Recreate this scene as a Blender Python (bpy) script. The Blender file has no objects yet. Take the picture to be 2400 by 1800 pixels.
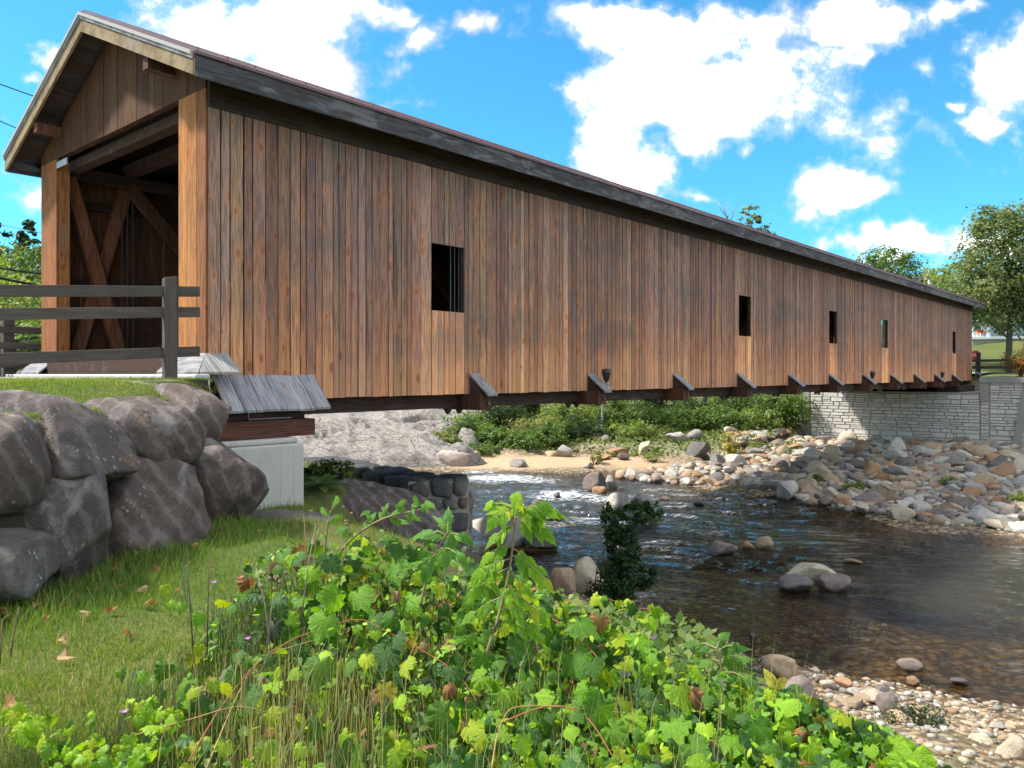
import bpy, bmesh, math, random
import numpy as np
from mathutils import Vector, Matrix, Euler
random.seed(7); rng = np.random.default_rng(7)
S = bpy.context.scene
COL = S.collection
R = math.radians

# ------------------------------------------------------------------ camera
EYE = 5.0                      # eye height above the river surface
cam = bpy.data.cameras.new('camera'); cam.sensor_width = 36.0
cam.lens = 36.0 * 1850 / 2400; cam.shift_y = -23 / 2400
cam.clip_start = 0.05; cam.clip_end = 3000
camo = bpy.data.objects.new('camera', cam); COL.objects.link(camo)
camo.location = (0, 0, EYE); camo.rotation_euler = (R(90), 0, 0)
S.camera = camo
S.render.resolution_x = 1024; S.render.resolution_y = 768
S.render.engine = 'CYCLES'
S.cycles.max_bounces = 5; S.cycles.transparent_max_bounces = 10
S.cycles.caustics_reflective = False; S.cycles.caustics_refractive = False
S.view_settings.view_transform = 'Standard'; S.view_settings.look = 'None'
S.view_settings.gamma = 1.0; S.view_settings.use_curve_mapping = False
S.view_settings.exposure = 1.2

# ------------------------------------------------------------------ node helper
class G:
    def __init__(s, tree): s.t = tree
    def n(s, typ, ins=None, **props):
        nd = s.t.nodes.new(typ)
        for k, v in props.items(): setattr(nd, k, v)
        for k, v in (ins or {}).items(): s.set(nd.inputs[k], v)
        return nd
    def set(s, sock, v):
        if isinstance(v, bpy.types.NodeSocket): s.t.links.new(v, sock)
        elif isinstance(v, bpy.types.Node): s.t.links.new(v.outputs[0], sock)
        else:
            if isinstance(v, (tuple, list)) and len(v) == 3 and sock.type == 'RGBA': v = (*v, 1)
            sock.default_value = v
    def m(s, op, a, b=0.0, c=0.0, clamp=False):
        return s.n('ShaderNodeMath', {0: a, 1: b, 2: c}, operation=op, use_clamp=clamp).outputs[0]
    def vm(s, op, a, b=(0, 0, 0)):
        nd = s.n('ShaderNodeVectorMath', {0: a, 1: b}, operation=op)
        return nd.outputs[1] if op in ('LENGTH', 'DISTANCE', 'DOT_PRODUCT') else nd.outputs[0]
    def noise(s, vec, scale, detail=4, rough=.55, dist=0.0, col=False):
        nd = s.n('ShaderNodeTexNoise', {'Vector': vec, 'Scale': scale, 'Detail': detail, 'Roughness': rough, 'Distortion': dist})
        return nd.outputs[1 if col else 0]
    def vor(s, vec, scale, feature='F1', out='Distance', rnd=1.0):
        return s.n('ShaderNodeTexVoronoi', {'Vector': vec, 'Scale': scale, 'Randomness': rnd}, feature=feature).outputs[out]
    def ramp(s, fac, stops, interp='LINEAR'):
        nd = s.n('ShaderNodeValToRGB', {0: fac}); cr = nd.color_ramp; cr.interpolation = interp
        while len(cr.elements) < len(stops): cr.elements.new(0.5)
        for e, (p, c) in zip(cr.elements, stops):
            e.position = p; e.color = (*c, 1) if isinstance(c, tuple) else (c, c, c, 1)
        return nd.outputs[0]
    def step(s, v, a, b):
        return s.n('ShaderNodeMapRange', {0: v, 1: a, 2: b, 3: 0.0, 4: 1.0}, interpolation_type='SMOOTHSTEP').outputs[0]
    def mix(s, f, a, b, blend='MIX'):
        nd = s.n('ShaderNodeMix', {0: f, 6: a, 7: b}, data_type='RGBA', blend_type=blend); return nd.outputs[2]
    def comb(s, x, y, z): return s.n('ShaderNodeCombineXYZ', {0: x, 1: y, 2: z}).outputs[0]
    def bump(s, h, strength=.5, dist=.02, normal=None):
        ins = {'Height': h, 'Strength': strength, 'Distance': dist}
        if normal is not None: ins['Normal'] = normal
        return s.n('ShaderNodeBump', ins).outputs[0]
    def coord(s, which='Object'): return s.n('ShaderNodeTexCoord').outputs[which]
    def oi(s, which): return s.n('ShaderNodeObjectInfo').outputs[which]
    def attr(s, name, out='Color'): return s.n('ShaderNodeAttribute', attribute_name=name).outputs[out]
    def out(s, shader): s.n('ShaderNodeOutputMaterial', {0: shader})
    def pbr(s, color, rough=.8, normal=None, spec=.3, metal=0.0):
        ins = {'Base Color': color, 'Roughness': rough, 'Specular IOR Level': spec, 'Metallic': metal}
        if normal is not None: ins['Normal'] = normal
        return s.n('ShaderNodeBsdfPrincipled', ins).outputs[0]

MAT = {}
def mat(name):
    m = bpy.data.materials.new(name); m.use_nodes = True; m.node_tree.nodes.clear(); MAT[name] = m
    return G(m.node_tree)

# ------------------------------------------------------------------ world: Nishita sky with fair-weather clouds
SUN = Vector((-0.60, 0.07, 0.80)).normalized()       # direction towards the sun
w = bpy.data.worlds.new('World'); S.world = w; w.use_nodes = True
w.node_tree.nodes.clear(); g = G(w.node_tree)
sky = g.n('ShaderNodeTexSky', sky_type='NISHITA', sun_disc=False)
sky.sun_elevation = math.asin(SUN.z); sky.sun_rotation = math.atan2(SUN.x, SUN.y)
sky.air_density = 1.0; sky.dust_density = 0.3; sky.ozone_density = 2.0; sky.altitude = 300
D = g.coord('Generated')
sep = g.n('ShaderNodeSeparateXYZ', {0: D}); dx, dy, dz = sep.outputs
# cloud banks in the part of the sky ahead: centre (x/y, z/y), half sizes, tilt, weight
fy = g.m('MAXIMUM', dy, 0.12)
p = g.comb(g.m('DIVIDE', dx, fy), g.m('DIVIDE', dz, fy), 0.0)
wob = g.vm('SUBTRACT', g.noise(p, 6.0, 4, .62, col=True), (.5, .5, .5))
pw = g.vm('ADD', p, g.vm('MULTIPLY', wob, (.20, .17, 0)))
def sc(px, py): return ((px * 1.085 - 1200) / 1850, (877 - py * 1.085) / 1850)
BL = [ # fullview px cx, cy, rx, ry, weight
 (560, 40, 300, 95, 1.0), (700, 150, 190, 80, .95), (800, 215, 90, 40, .75), (560, 170, 110, 60, .6), (830, 15, 90, 50, .8),
 (915, 85, 75, 55, .62), (1015, 55, 55, 45, .72), (850, 150, 45, 40, .5),
 (1420, 60, 200, 90, 1.0), (1330, 190, 150, 95, 1.0), (1560, 170, 260, 120, 1.0), (1800, 60, 230, 70, .95), (1290, 300, 90, 90, .9), (1330, 380, 80, 60, .85),
 (1210, 165, 70, 35, .6), (1750, 130, 160, 55, .75), (1830, 155, 70, 35, .6), (1640, 290, 60, 30, .58), (1500, 290, 110, 60, .6),
 (1880, 300, 130, 70, .52), (1960, 270, 60, 40, .5), (1810, 420, 95, 60, .85), (1770, 460, 60, 40, .65), (2180, 150, 90, 130, .8), (2150, 270, 70, 45, .7),
 (2080, 240, 40, 20, .55), (2010, 180, 60, 40, .5),
 (1500, 440, 60, 22, .7), (1960, 535, 210, 40, .75), (1790, 540, 60, 25, .6), (2120, 545, 120, 60, .75),
 (95, 105, 60, 35, .62), (65, 170, 45, 30, .5), (40, 290, 70, 50, .6), (50, 400, 110, 80, .62), (30, 60, 40, 30, .3),
 (1330, 20, 120, 60, .9), (2050, 20, 100, 40, .6)]
dens = None
for cx, cy, rx, ry, wt in BL:
    a, b = sc(cx, cy); k = 1.085 / 1850
    q = g.vm('MULTIPLY', g.vm('SUBTRACT', pw, (a, b, 0)), (1 / (rx * k * 1.25), 1 / (ry * k * 1.25), 0))
    v = g.n('ShaderNodeMapRange', {0: g.vm('LENGTH', q), 1: 0.0, 2: 1.35, 3: wt, 4: 0.0}, interpolation_type='SMOOTHSTEP').outputs[0]
    dens = v if dens is None else g.n('ShaderNodeMath', {0: dens, 1: v, 2: .12}, operation='SMOOTH_MAX').outputs[0]
fine = g.noise(g.vm('ADD', p, (3.1, 1.7, 0)), 8.0, 7, .66)
dens_a = g.m('ADD', dens, g.m('MULTIPLY', g.m('SUBTRACT', fine, .5), 2.05))
# the rest of the sky: the same kind of clouds on a flat layer
dzz = g.m('MAXIMUM', g.m('ADD', dz, .12), .06)
qq = g.comb(g.m('DIVIDE', dx, dzz), g.m('DIVIDE', dy, dzz), 0.0)
n1 = g.noise(qq, 1.1, 5, .58)
dens_b = g.m('ADD', g.m('MULTIPLY', g.m('SUBTRACT', n1, .5), 2.6), .50)
inv = g.m('MULTIPLY', g.step(dy, .45, .68), 1.0)
def clouds(dd, sv):
    mask = g.step(dd, .20, .78); core = g.step(dd, .42, .95)
    shade = g.noise(g.vm('ADD', sv, (7.7, 0, 0)), 4.0, 3, .55)
    ccol = g.mix(core, (4.4, 4.8, 5.4), (21.0, 20.2, 19.0))
    ccol = g.mix(g.m('MULTIPLY', g.step(shade, .49, .66), .88), ccol, (3.2, 3.35, 4.05))
    return mask, ccol
skyc = g.mix(1.0, sky.outputs[0], (1.0, 1.0, 1.0), 'MULTIPLY')
SKYMUL = skyc.node
up = g.step(dz, -.02, .05); bgs = []
for dd, sv in ((dens_b, qq), (dens_a, p)):
    mask, ccol = clouds(dd, sv)
    bgs.append(g.n('ShaderNodeBackground', {0: g.mix(g.m('MULTIPLY', mask, up), skyc, ccol), 1: 0.1}).outputs[0])
g.n('ShaderNodeOutputWorld', {0: g.n('ShaderNodeMixShader', {0: inv, 1: bgs[0], 2: bgs[1]}).outputs[0]})
w.cycles.sampling_method = 'MANUAL'; w.cycles.sample_map_resolution = 512

sl = bpy.data.lights.new('sun', 'SUN'); sl.energy = 3.6; sl.angle = R(4.0); sl.color = (1.0, .95, .87)
so = bpy.data.objects.new('sun', sl); COL.objects.link(so)
so.rotation_euler = (-SUN).to_track_quat('-Z', 'Y').to_euler(); so.location = (-30, 0, 40)
SKYMUL.inputs[7].default_value = (0.31, 0.90, 1.05, 1)

# ------------------------------------------------------------------ materials
def wood(name, cols, grain=1.0, knots=.8, axis='z', bumpd=.006, weather=None, rough=.85, streak=.5, grey=(.17,.15,.145), light=None):
    g = mat(name); o = g.coord('Object'); r = g.oi('Random')
    off = g.comb(g.m('MULTIPLY', r, 37.0), g.m('MULTIPLY', r, 91.0), g.m('MULTIPLY', r, 53.0))
    v = g.vm('ADD', o, off)
    st = {'z': (1, 1, .055), 'x': (.055, 1, 1), 'y': (1, .055, .055)}[axis]
    st2 = {'z': (1, 1, .22), 'x': (.22, 1, 1), 'y': (1, .22, .22)}[axis]
    vg = g.vm('MULTIPLY', v, st)
    warp = g.vm('MULTIPLY', g.vm('SUBTRACT', g.noise(g.vm('MULTIPLY', v, st2), 3.0, 2, col=True), (.5, .5, .5)), (.06, .06, .06))
    vg = g.vm('ADD', vg, warp)
    gr = g.noise(vg, 42.0, 5, .65); gr2 = g.noise(vg, 9.0, 3, .5)
    n = len(cols)
    base = g.ramp(r, [(i / max(1, n - 1), c) for i, c in enumerate(cols)])
    c = g.mix(g.m('MULTIPLY', g.step(gr, .40, .62), .72 * grain), base, g.mix(1.0, base, (.34, .28, .26), 'MULTIPLY'))
    c = g.mix(g.m('MULTIPLY', g.step(gr2, .5, .78), .5), c, g.mix(1.0, base, (1.5, 1.35, 1.15), 'MULTIPLY'))
    # weathered dark streaks and greyed patches
    big = g.noise(g.vm('MULTIPLY', v, {'z': (1.6, 1.6, .28), 'x': (.28, 1.6, 1.6), 'y': (1.6, .28, .28)}[axis]), 3.2, 4, .6)
    c = g.mix(g.m('MULTIPLY', g.step(big, .52, .72), streak), c, grey)
    c = g.mix(g.m('MULTIPLY', g.step(g.noise(vg, 5.0, 3, .6), .60, .72), .9 * streak), c, (.035, .026, .024))
    if light:
        lp = g.noise(g.vm('MULTIPLY', v, (.5, 1, 2.2)), 2.4, 5, .65, .6)
        c = g.mix(g.m('MULTIPLY', g.step(lp, .5, .62), .85), c, light)
    if weather:      # warmer and lighter low on the wall, greyer and darker high up (bridge-local height)
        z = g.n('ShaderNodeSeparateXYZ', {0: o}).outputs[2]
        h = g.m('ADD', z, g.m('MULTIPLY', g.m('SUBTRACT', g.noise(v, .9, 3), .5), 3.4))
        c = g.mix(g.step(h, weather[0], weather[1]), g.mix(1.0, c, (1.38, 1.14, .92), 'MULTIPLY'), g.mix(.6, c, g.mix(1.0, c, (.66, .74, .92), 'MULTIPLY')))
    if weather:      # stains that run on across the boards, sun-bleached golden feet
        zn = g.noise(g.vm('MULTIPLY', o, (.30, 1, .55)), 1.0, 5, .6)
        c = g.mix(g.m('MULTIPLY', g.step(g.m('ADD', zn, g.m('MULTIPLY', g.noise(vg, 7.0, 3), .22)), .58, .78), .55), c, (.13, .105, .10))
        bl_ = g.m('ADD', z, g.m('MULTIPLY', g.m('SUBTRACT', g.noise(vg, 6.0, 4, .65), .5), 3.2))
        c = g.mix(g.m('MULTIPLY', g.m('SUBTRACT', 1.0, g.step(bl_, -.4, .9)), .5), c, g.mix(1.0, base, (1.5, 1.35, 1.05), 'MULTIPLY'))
    if knots:
        sx_, sy_, sz_ = g.n('ShaderNodeSeparateXYZ', {0: g.vm('ADD', v, warp)}).outputs
        kv = {'z': lambda: g.comb(g.m('MULTIPLY', g.m('ADD', sx_, sy_), 4.2), g.m('MULTIPLY', sz_, 2.0), 0.0), 'x': lambda: g.comb(g.m('MULTIPLY', sx_, 1.6), g.m('MULTIPLY', sz_, 5.0), 0.0), 'y': lambda: g.comb(g.m('MULTIPLY', sx_, 4.0), g.m('MULTIPLY', sy_, 2.2), 0.0)}[axis]()
        vk = g.n('ShaderNodeTexVoronoi', {'Vector': kv, 'Scale': .72}, voronoi_dimensions='2D'); kr = g.n('ShaderNodeSeparateColor', {0: vk.outputs['Color']}).outputs[0]
        d = g.m('DIVIDE', vk.outputs['Distance'], g.m('ADD', .18, g.m('MULTIPLY', g.m('MULTIPLY', kr, kr), 1.7)))
        ring = g.m('MULTIPLY', g.m('SUBTRACT', 1.0, g.step(d, .045, .105)), knots)
        c = g.mix(g.m('MULTIPLY', ring, .85), c, (.035, .018, .012))
        halo = g.m('MULTIPLY', g.m('SUBTRACT', 1.0, g.step(d, .06, .3)), .45 * knots)
        c = g.mix(halo, c, g.mix(1.0, base, (1.25, .85, .55), 'MULTIPLY'))
    c = g.mix(1.0, c, g.oi('Color'), 'MULTIPLY')
    b = g.bump(g.m('ADD', gr, g.m('MULTIPLY', big, .6)), .55, bumpd)
    g.out(g.pbr(c, rough, b, .25))
BROWN = [(0.304,0.161,0.110),(0.422,0.244,0.165),(0.475,0.235,0.139),(0.330,0.198,0.152),(0.568,0.343,0.211),(0.356,0.172,0.108),(0.462,0.277,0.191),(0.264,0.158,0.121)]
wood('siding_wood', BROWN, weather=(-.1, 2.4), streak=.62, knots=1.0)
wood('portal_wood', [(.38,.15,.05),(.30,.115,.042),(.46,.20,.06),(.25,.10,.042)], weather=None, streak=.45, knots=.8)
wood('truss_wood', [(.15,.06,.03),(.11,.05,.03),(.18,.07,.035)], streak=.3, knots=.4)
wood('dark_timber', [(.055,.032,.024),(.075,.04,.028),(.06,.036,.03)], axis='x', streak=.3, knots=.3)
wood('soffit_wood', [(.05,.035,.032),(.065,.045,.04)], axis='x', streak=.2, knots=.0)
wood('red_timber', [(.13,.052,.035),(.11,.045,.034)], axis='x', streak=.45, knots=.5, grey=(.14,.12,.12))
wood('grey_wood_x', [(.10,.096,.10),(.075,.074,.084),(.14,.132,.13)], axis='x', streak=.85, knots=.5, grey=(.03,.027,.03), bumpd=.008, light=(.15,.152,.168))
wood('grey_wood_y', [(.30,.30,.315),(.25,.255,.275),(.34,.335,.33)], axis='y', streak=.6, knots=.6, grey=(.10,.10,.115), bumpd=.008)
wood('rake_wood', [(.30,.215,.12),(.26,.19,.105)], axis='y', streak=.5, knots=.2, grey=(.2,.17,.15))
wood('fence_wood', [(.085,.07,.06),(.10,.082,.07)], axis='x', streak=.25, knots=.2, grey=(.055,.05,.05), grain=.6)
wood('fence_post_wood', [(.09,.075,.065),(.08,.068,.06)], axis='z', streak=.25, knots=.2, grey=(.055,.05,.05), grain=.6)
wood('drift_wood', [(.55,.40,.26),(.5,.36,.24)], axis='x', streak=.2, knots=.2)

g = mat('roof_metal'); o = g.coord('Object')
g.out(g.pbr(g.mix(g.noise(o, 2.0, 4), (.085,.032,.03), (.12,.05,.045)), .42, None, .5))
g = mat('pale_metal'); g.out(g.pbr((.36,.32,.28), .45, None, .5))
g = mat('iron'); g.out(g.pbr((.12,.12,.125), .4, None, .5, .6))
g = mat('lamp_body'); g.out(g.pbr((.03,.03,.035), .45, None, .5))
g = mat('bracket_metal'); g.out(g.pbr((.45,.46,.48), .4, None, .5, .7))

def concrete(name, base, dark, stains=True):
    g = mat(name); o = g.coord('Object')
    n = g.noise(o, 2.2, 6, .6); f = g.noise(o, 60.0, 3, .6)
    c = g.mix(n, base, dark)
    c = g.mix(g.m('MULTIPLY', g.step(f, .58, .75), .35), c, (.2,.2,.19))
    pits = g.m('SUBTRACT', 1.0, g.step(g.vor(o, 16.0), .04, .09))
    c = g.mix(g.m('MULTIPLY', pits, .5), c, (.12,.115,.11))
    if stains:
        s = g.noise(g.vm('MULTIPLY', o, (1, 1, .12)), 5.0, 4, .6)
        c = g.mix(g.m('MULTIPLY', g.step(s, .56, .74), .45), c, (.25,.24,.215))
    g.out(g.pbr(c, .85, g.bump(g.m('ADD', f, g.m('MULTIPLY', pits, -1.0)), .35, .006), .25))
concrete('concrete', (.52,.50,.46), (.38,.365,.33))
concrete('old_concrete', (.36,.345,.31), (.25,.24,.215))
g = mat('facing_stone'); o = g.coord('Object'); r = g.oi('Random')
c = g.ramp(r, [(0,(.64,.605,.54)),(.3,(.57,.54,.485)),(.6,(.67,.645,.59)),(1,(.60,.555,.49))])
n = g.noise(o, 6.0, 5, .65)
c = g.mix(g.m('MULTIPLY', g.step(n, .45, .75), .5), c, (.30,.285,.25))
sx = g.noise(g.vm('MULTIPLY', o, (1.1, 1.1, .02)), 1.5, 3, .6)        # run-off stains below the bearing seat
c = g.mix(g.m('MULTIPLY', g.step(sx, .60, .70), .62), c, (.15,.12,.095))
g.out(g.pbr(c, .9, g.bump(n, .7, .03), .2))
g = mat('mortar'); o = g.coord('Object')
g.out(g.pbr(g.mix(g.noise(o, 9.0, 4), (.36,.33,.28), (.5,.46,.40)), .95, g.bump(g.noise(o, 30.0, 4), .6, .01), .1))
g = mat('joint'); g.out(g.pbr((.36,.335,.29), .95, None, .1))

def rock(name, cols, streak=.5, lichen=.5, usecol=False, scale=1.0, bumpd=.03, sdir=(1, 1, .18), wet=True, blotch=.6, bands=0.0, cracks=0.0, cdir=(1, 1, 1)):
    g = mat(name); o = g.coord('Object'); r = g.oi('Random')
    sc_ = g.oi('Random')
    v = g.vm('ADD', o, g.comb(g.m('MULTIPLY', r, 13.0), g.m('MULTIPLY', r, 29.0), g.m('MULTIPLY', r, 7.0)))
    n = len(cols)
    base = g.oi('Color') if usecol else g.ramp(r, [(i / max(1, n - 1), c) for i, c in enumerate(cols)])
    n1 = g.noise(v, 2.2 * scale, 6, .65, .4); n2 = g.noise(v, 14.0 * scale, 6, .7)
    c = g.mix(g.m('MULTIPLY', g.step(n1, .4, .7), blotch), base, g.mix(1.0, base, (.5,.48,.5), 'MULTIPLY'))
    c = g.mix(g.m('MULTIPLY', g.step(n2, .46, .72), .45), c, g.mix(1.0, base, (1.75,1.7,1.62), 'MULTIPLY'))
    if streak:
        s = g.noise(g.vm('ADD', g.vm('MULTIPLY', v, sdir), g.vm('MULTIPLY', g.noise(v, 1.2, 3, col=True), (.5,.5,.5))), 5.0 * scale, 5, .6)
        c = g.mix(g.m('MULTIPLY', g.step(s, .54, .66), streak), c, g.mix(.5, base, (.36,.33,.31)))
        c = g.mix(g.m('MULTIPLY', g.step(g.m('SUBTRACT', 1.0, s), .56, .66), streak * .7), c, g.mix(1.0, base, (.4,.37,.38), 'MULTIPLY'))
    if bands:
        wv_ = g.n('ShaderNodeTexWave', {'Vector': v, 'Scale': 1.6 * scale, 'Distortion': 5.0, 'Detail': 4.0, 'Detail Scale': 1.6, 'Detail Roughness': .6}, bands_direction='DIAGONAL').outputs[1]
        c = g.mix(g.m('MULTIPLY', g.step(wv_, .72, .95), bands), c, (.30,.265,.235))
        c = g.mix(g.m('MULTIPLY', g.m('SUBTRACT', 1.0, g.step(wv_, .06, .22)), bands), c, g.mix(1.0, base, (.4,.36,.36), 'MULTIPLY'))
    if cracks:
        ce = g.n('ShaderNodeTexVoronoi', {'Vector': g.vm('MULTIPLY', g.vm('ADD', v, g.vm('MULTIPLY', g.noise(v, .9, 5, .65, col=True), (1.1,1.1,.6))), cdir), 'Scale': 1.1 * scale}, feature='DISTANCE_TO_EDGE').outputs['Distance']
        cm = g.m('MULTIPLY', g.m('SUBTRACT', 1.0, g.step(ce, .004, .022)), cracks)
        c = g.mix(cm, c, (.02,.017,.016))
        st_ = g.noise(g.vm('MULTIPLY', v, (1.6, 1.6, .35)), 2.6, 4, .6)
        c = g.mix(g.m('MULTIPLY', g.step(st_, .56, .7), .6), c, g.mix(1.0, base, (.42,.40,.42), 'MULTIPLY'))
        c = g.mix(g.m('MULTIPLY', g.step(g.noise(v, 3.1, 4, .6), .62, .72), .5), c, (.19,.105,.055))
    if lichen:
        lv = g.vor(g.vm('ADD', v, g.vm('MULTIPLY', g.noise(v, 8.0, 3, col=True), (.1,.1,.1))), 11.0 * scale)
        lm = g.m('MULTIPLY', g.m('SUBTRACT', 1.0, g.step(lv, .14, .24)), g.step(g.noise(v, 1.3, 3), .5, .62))
        c = g.mix(g.m('MULTIPLY', lm, lichen), c, (.42,.41,.36))
    rough = .82
    if wet:      # the wetted band along the waterline (river surface is at world z = 0)
        pz = g.n('ShaderNodeSeparateXYZ', {0: g.n('ShaderNodeNewGeometry').outputs[0]}).outputs[2]
        wm = g.m('SUBTRACT', 1.0, g.step(g.m('ADD', pz, g.m('MULTIPLY', g.m('SUBTRACT', n1, .5), .2)), .03, .14))
        c = g.mix(g.m('MULTIPLY', wm, .75), c, g.mix(1.0, c, (.3,.27,.24), 'MULTIPLY'))
        rough = g.m('SUBTRACT', .82, g.m('MULTIPLY', wm, .5))
    b = g.bump(g.m('ADD', n1, g.m('MULTIPLY', n2, .5)), .8, bumpd)
    g.out(g.pbr(c, rough, b, .3))
rock('boulder_rock', [(.088,.064,.055),(.105,.078,.067),(.078,.064,.060),(.10,.07,.058)], streak=.62, lichen=.4, sdir=(1, .16, .2), wet=False, bumpd=.05, scale=1.1, bands=.2, cracks=.18)
rock('boulder_pale', [(.10,.088,.08),(.13,.115,.10)], streak=.5, lichen=.8, wet=False, bumpd=.07, scale=1.2)
rock('river_rock', [], streak=.3, lichen=.12, usecol=True, scale=1.4, bumpd=.03)
rock('ledge_rock', [(.35,.32,.29),(.37,.335,.30)], streak=.95, lichen=0, scale=1.0, sdir=(.22, .6, 2.5), bumpd=.3, blotch=.8, bands=.5, cracks=.8, cdir=(.28, .55, 1.6))
rock('pier_stone', [(.13,.12,.125),(.09,.085,.09),(.17,.15,.14),(.24,.22,.2),(.2,.145,.10),(.28,.27,.26)], streak=.35, lichen=.25, scale=1.2, wet=True)
rock('cap_stone', [(.055,.054,.06),(.07,.068,.074)], streak=.3, lichen=.15, wet=False)

# ground: base albedo of each zone is a vertex colour, stones and blades of the near zones are geometry
g = mat('ground'); o = g.coord('Object'); gc = g.attr('gcol'); peb = g.attr('peb', 'Fac')
n1 = g.noise(o, 1.4, 6, .65); n2 = g.noise(o, 11.0, 5, .7); n3 = g.noise(o, 70.0, 3, .7)
c = g.mix(.55, gc, g.mix(1.0, gc, g.mix(n2, (.45,.45,.45), (1.6,1.55,1.5)), 'MULTIPLY'))
c = g.mix(g.m('MULTIPLY', g.step(n1, .45, .7), .35), c, g.mix(1.0, gc, (1.45,1.2,.8), 'MULTIPLY'))
pv = g.n('ShaderNodeTexVoronoi', {'Vector': g.vm('ADD', o, g.vm('MULTIPLY', g.noise(o, 3.0, 2, col=True), (.2,.2,.2))), 'Scale': 6.5})
pc = g.mix(1.0, gc, g.ramp(g.n('ShaderNodeSeparateColor', {0: pv.outputs['Color']}).outputs[0], [(0,(.45,.42,.4)),(.3,(1.2,1.0,.75)),(.55,(.75,.7,.65)),(.8,(1.5,1.45,1.35)),(1,(.9,.75,.55))]), 'MULTIPLY')
pc = g.mix(g.step(pv.outputs['Distance'], .35, .6), pc, g.mix(1.0, pc, (.4,.38,.35), 'MULTIPLY'))
c = g.mix(peb, c, pc)
hb = g.m('ADD', g.m('MULTIPLY', n2, 1.0), g.m('MULTIPLY', g.m('MULTIPLY', pv.outputs['Distance'], -1.6), peb))
g.out(g.pbr(c, .93, g.bump(hb, .6, .05), .15))
g = mat('road_gravel'); o = g.coord('Object'); n2 = g.noise(o, 25.0, 5, .7)
g.out(g.pbr(g.mix(n2, (.26,.25,.235), (.42,.40,.37)), .95, g.bump(n2, .6, .02), .15))

# river
g = mat('river_water'); o = g.coord('Object'); dep = g.attr('depth', 'Fac'); foam = g.attr('foam', 'Fac')
rot = g.n('ShaderNodeVectorRotate', {'Vector': o, 'Angle': R(24)}, rotation_type='Z_AXIS').outputs[0]
wz = g.vm('ADD', rot, g.vm('MULTIPLY', g.vm('SUBTRACT', g.noise(rot, .45, 3, col=True), (.5,.5,.5)), (1.2,1.2,0)))
w1 = g.noise(g.vm('MULTIPLY', wz, (.55, 1.9, 1)), 1.5, 4, .55, .5); w2 = g.noise(g.vm('MULTIPLY', wz, (.6, 1.5, 1)), 6.5, 4, .6, .3)
w3 = g.noise(g.vm('MULTIPLY', wz, (.8, 1.3, 1)), 24.0, 2, .6)
calm = g.step(g.noise(g.vm('MULTIPLY', wz, (.35, 1, 1)), .55, 3), .38, .62)
rip = g.attr('rip', 'Fac')
hh = g.m('ADD', g.m('MULTIPLY', w1, 1.0), g.m('ADD', g.m('MULTIPLY', w2, .55), g.m('MULTIPLY', w3, g.m('MULTIPLY', g.m('ADD', calm, .4), .13))))
hh = g.m('MULTIPLY', hh, g.m('ADD', g.m('MULTIPLY', rip, 1.3), .6))
nb = g.bump(hh, 1.0, .10)
fr = g.n('ShaderNodeFresnel', {'IOR': 1.34, 'Normal': nb}).outputs[0]
tr = g.n('ShaderNodeBsdfTransparent', {0: (.72,.64,.46,1)}).outputs[0]
murk = g.n('ShaderNodeBsdfDiffuse', {0: g.mix(g.noise(wz, .5, 3), (.036,.030,.015), (.055,.047,.026))}).outputs[0]
body = g.n('ShaderNodeMixShader', {0: g.step(dep, .05, 1.05), 1: tr, 2: murk}).outputs[0]
gl = g.n('ShaderNodeBsdfGlossy', {0: (.95,.97,1,1), 'Roughness': .055, 'Normal': nb}).outputs[0]
sh = g.n('ShaderNodeMixShader', {0: g.m('MINIMUM', fr, .85), 1: body, 2: gl}).outputs[0]
fz = g.noise(g.vm('MULTIPLY', wz, (.6, 2.2, 1)), 5.5, 6, .72)
fm = g.m('MULTIPLY', g.step(g.m('ADD', fz, g.m('MULTIPLY', foam, .28)), .66, .84), g.step(foam, .02, .35))
fs = g.n('ShaderNodeBsdfDiffuse', {0: (.75,.78,.8,1), 'Normal': nb}).outputs[0]
g.out(g.n('ShaderNodeMixShader', {0: g.m('MULTIPLY', fm, .9), 1: sh, 2: fs}).outputs[0])

def leafmat(name, src='attr', trans=.42, rough=.5, tint=(1.35, 1.25, .55), veins=False):
    g = mat(name); c = g.attr('col') if src == 'attr' else g.oi('Color')
    o = g.coord('Object')
    c = g.mix(.5, c, g.mix(1.0, c, g.mix(g.noise(o, 30.0 if src != 'attr' else 9.0, 3), (.5,.55,.5), (1.45,1.4,1.4)), 'MULTIPLY'))
    nrm = None
    if veins:
        uv = g.attr('vein', 'Fac'); c = g.mix(g.m('MULTIPLY', uv, .35), c, g.mix(1.0, c, (1.7,1.6,1.2), 'MULTIPLY'))
        nrm = g.bump(g.noise(o, 14.0, 3), .35, .05)
    d = g.pbr(c, rough, nrm, .32)
    t = g.n('ShaderNodeBsdfTranslucent', {0: g.mix(1.0, c, (*tint, 1), 'MULTIPLY')}).outputs[0]
    g.out(g.n('ShaderNodeMixShader', {0: trans, 1: d, 2: t}).outputs[0])
leafmat('leaf', trans=.48); leafmat('leaf_single', 'obj', .48, .45, veins=True); leafmat('grass_blade', 'attr', .35, .6)
leafmat('dry_leaf', 'obj', .25, .8, (1.2, .9, .6))
g = mat('bark'); o = g.coord('Object'); n = g.noise(g.vm('MULTIPLY', o, (1, 1, .2)), 14.0, 5, .7)
g.out(g.pbr(g.mix(n, (.05,.042,.035), (.16,.14,.12)), .95, g.bump(n, .8, .03), .1))
g = mat('pale_bark'); o = g.coord('Object'); n = g.noise(o, 9.0, 4)
g.out(g.pbr(g.mix(n, (.22,.20,.18), (.38,.36,.33)), .9, None, .1))
g = mat('stem'); g.out(g.pbr(g.oi('Color'), .7, None, .2))
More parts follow.
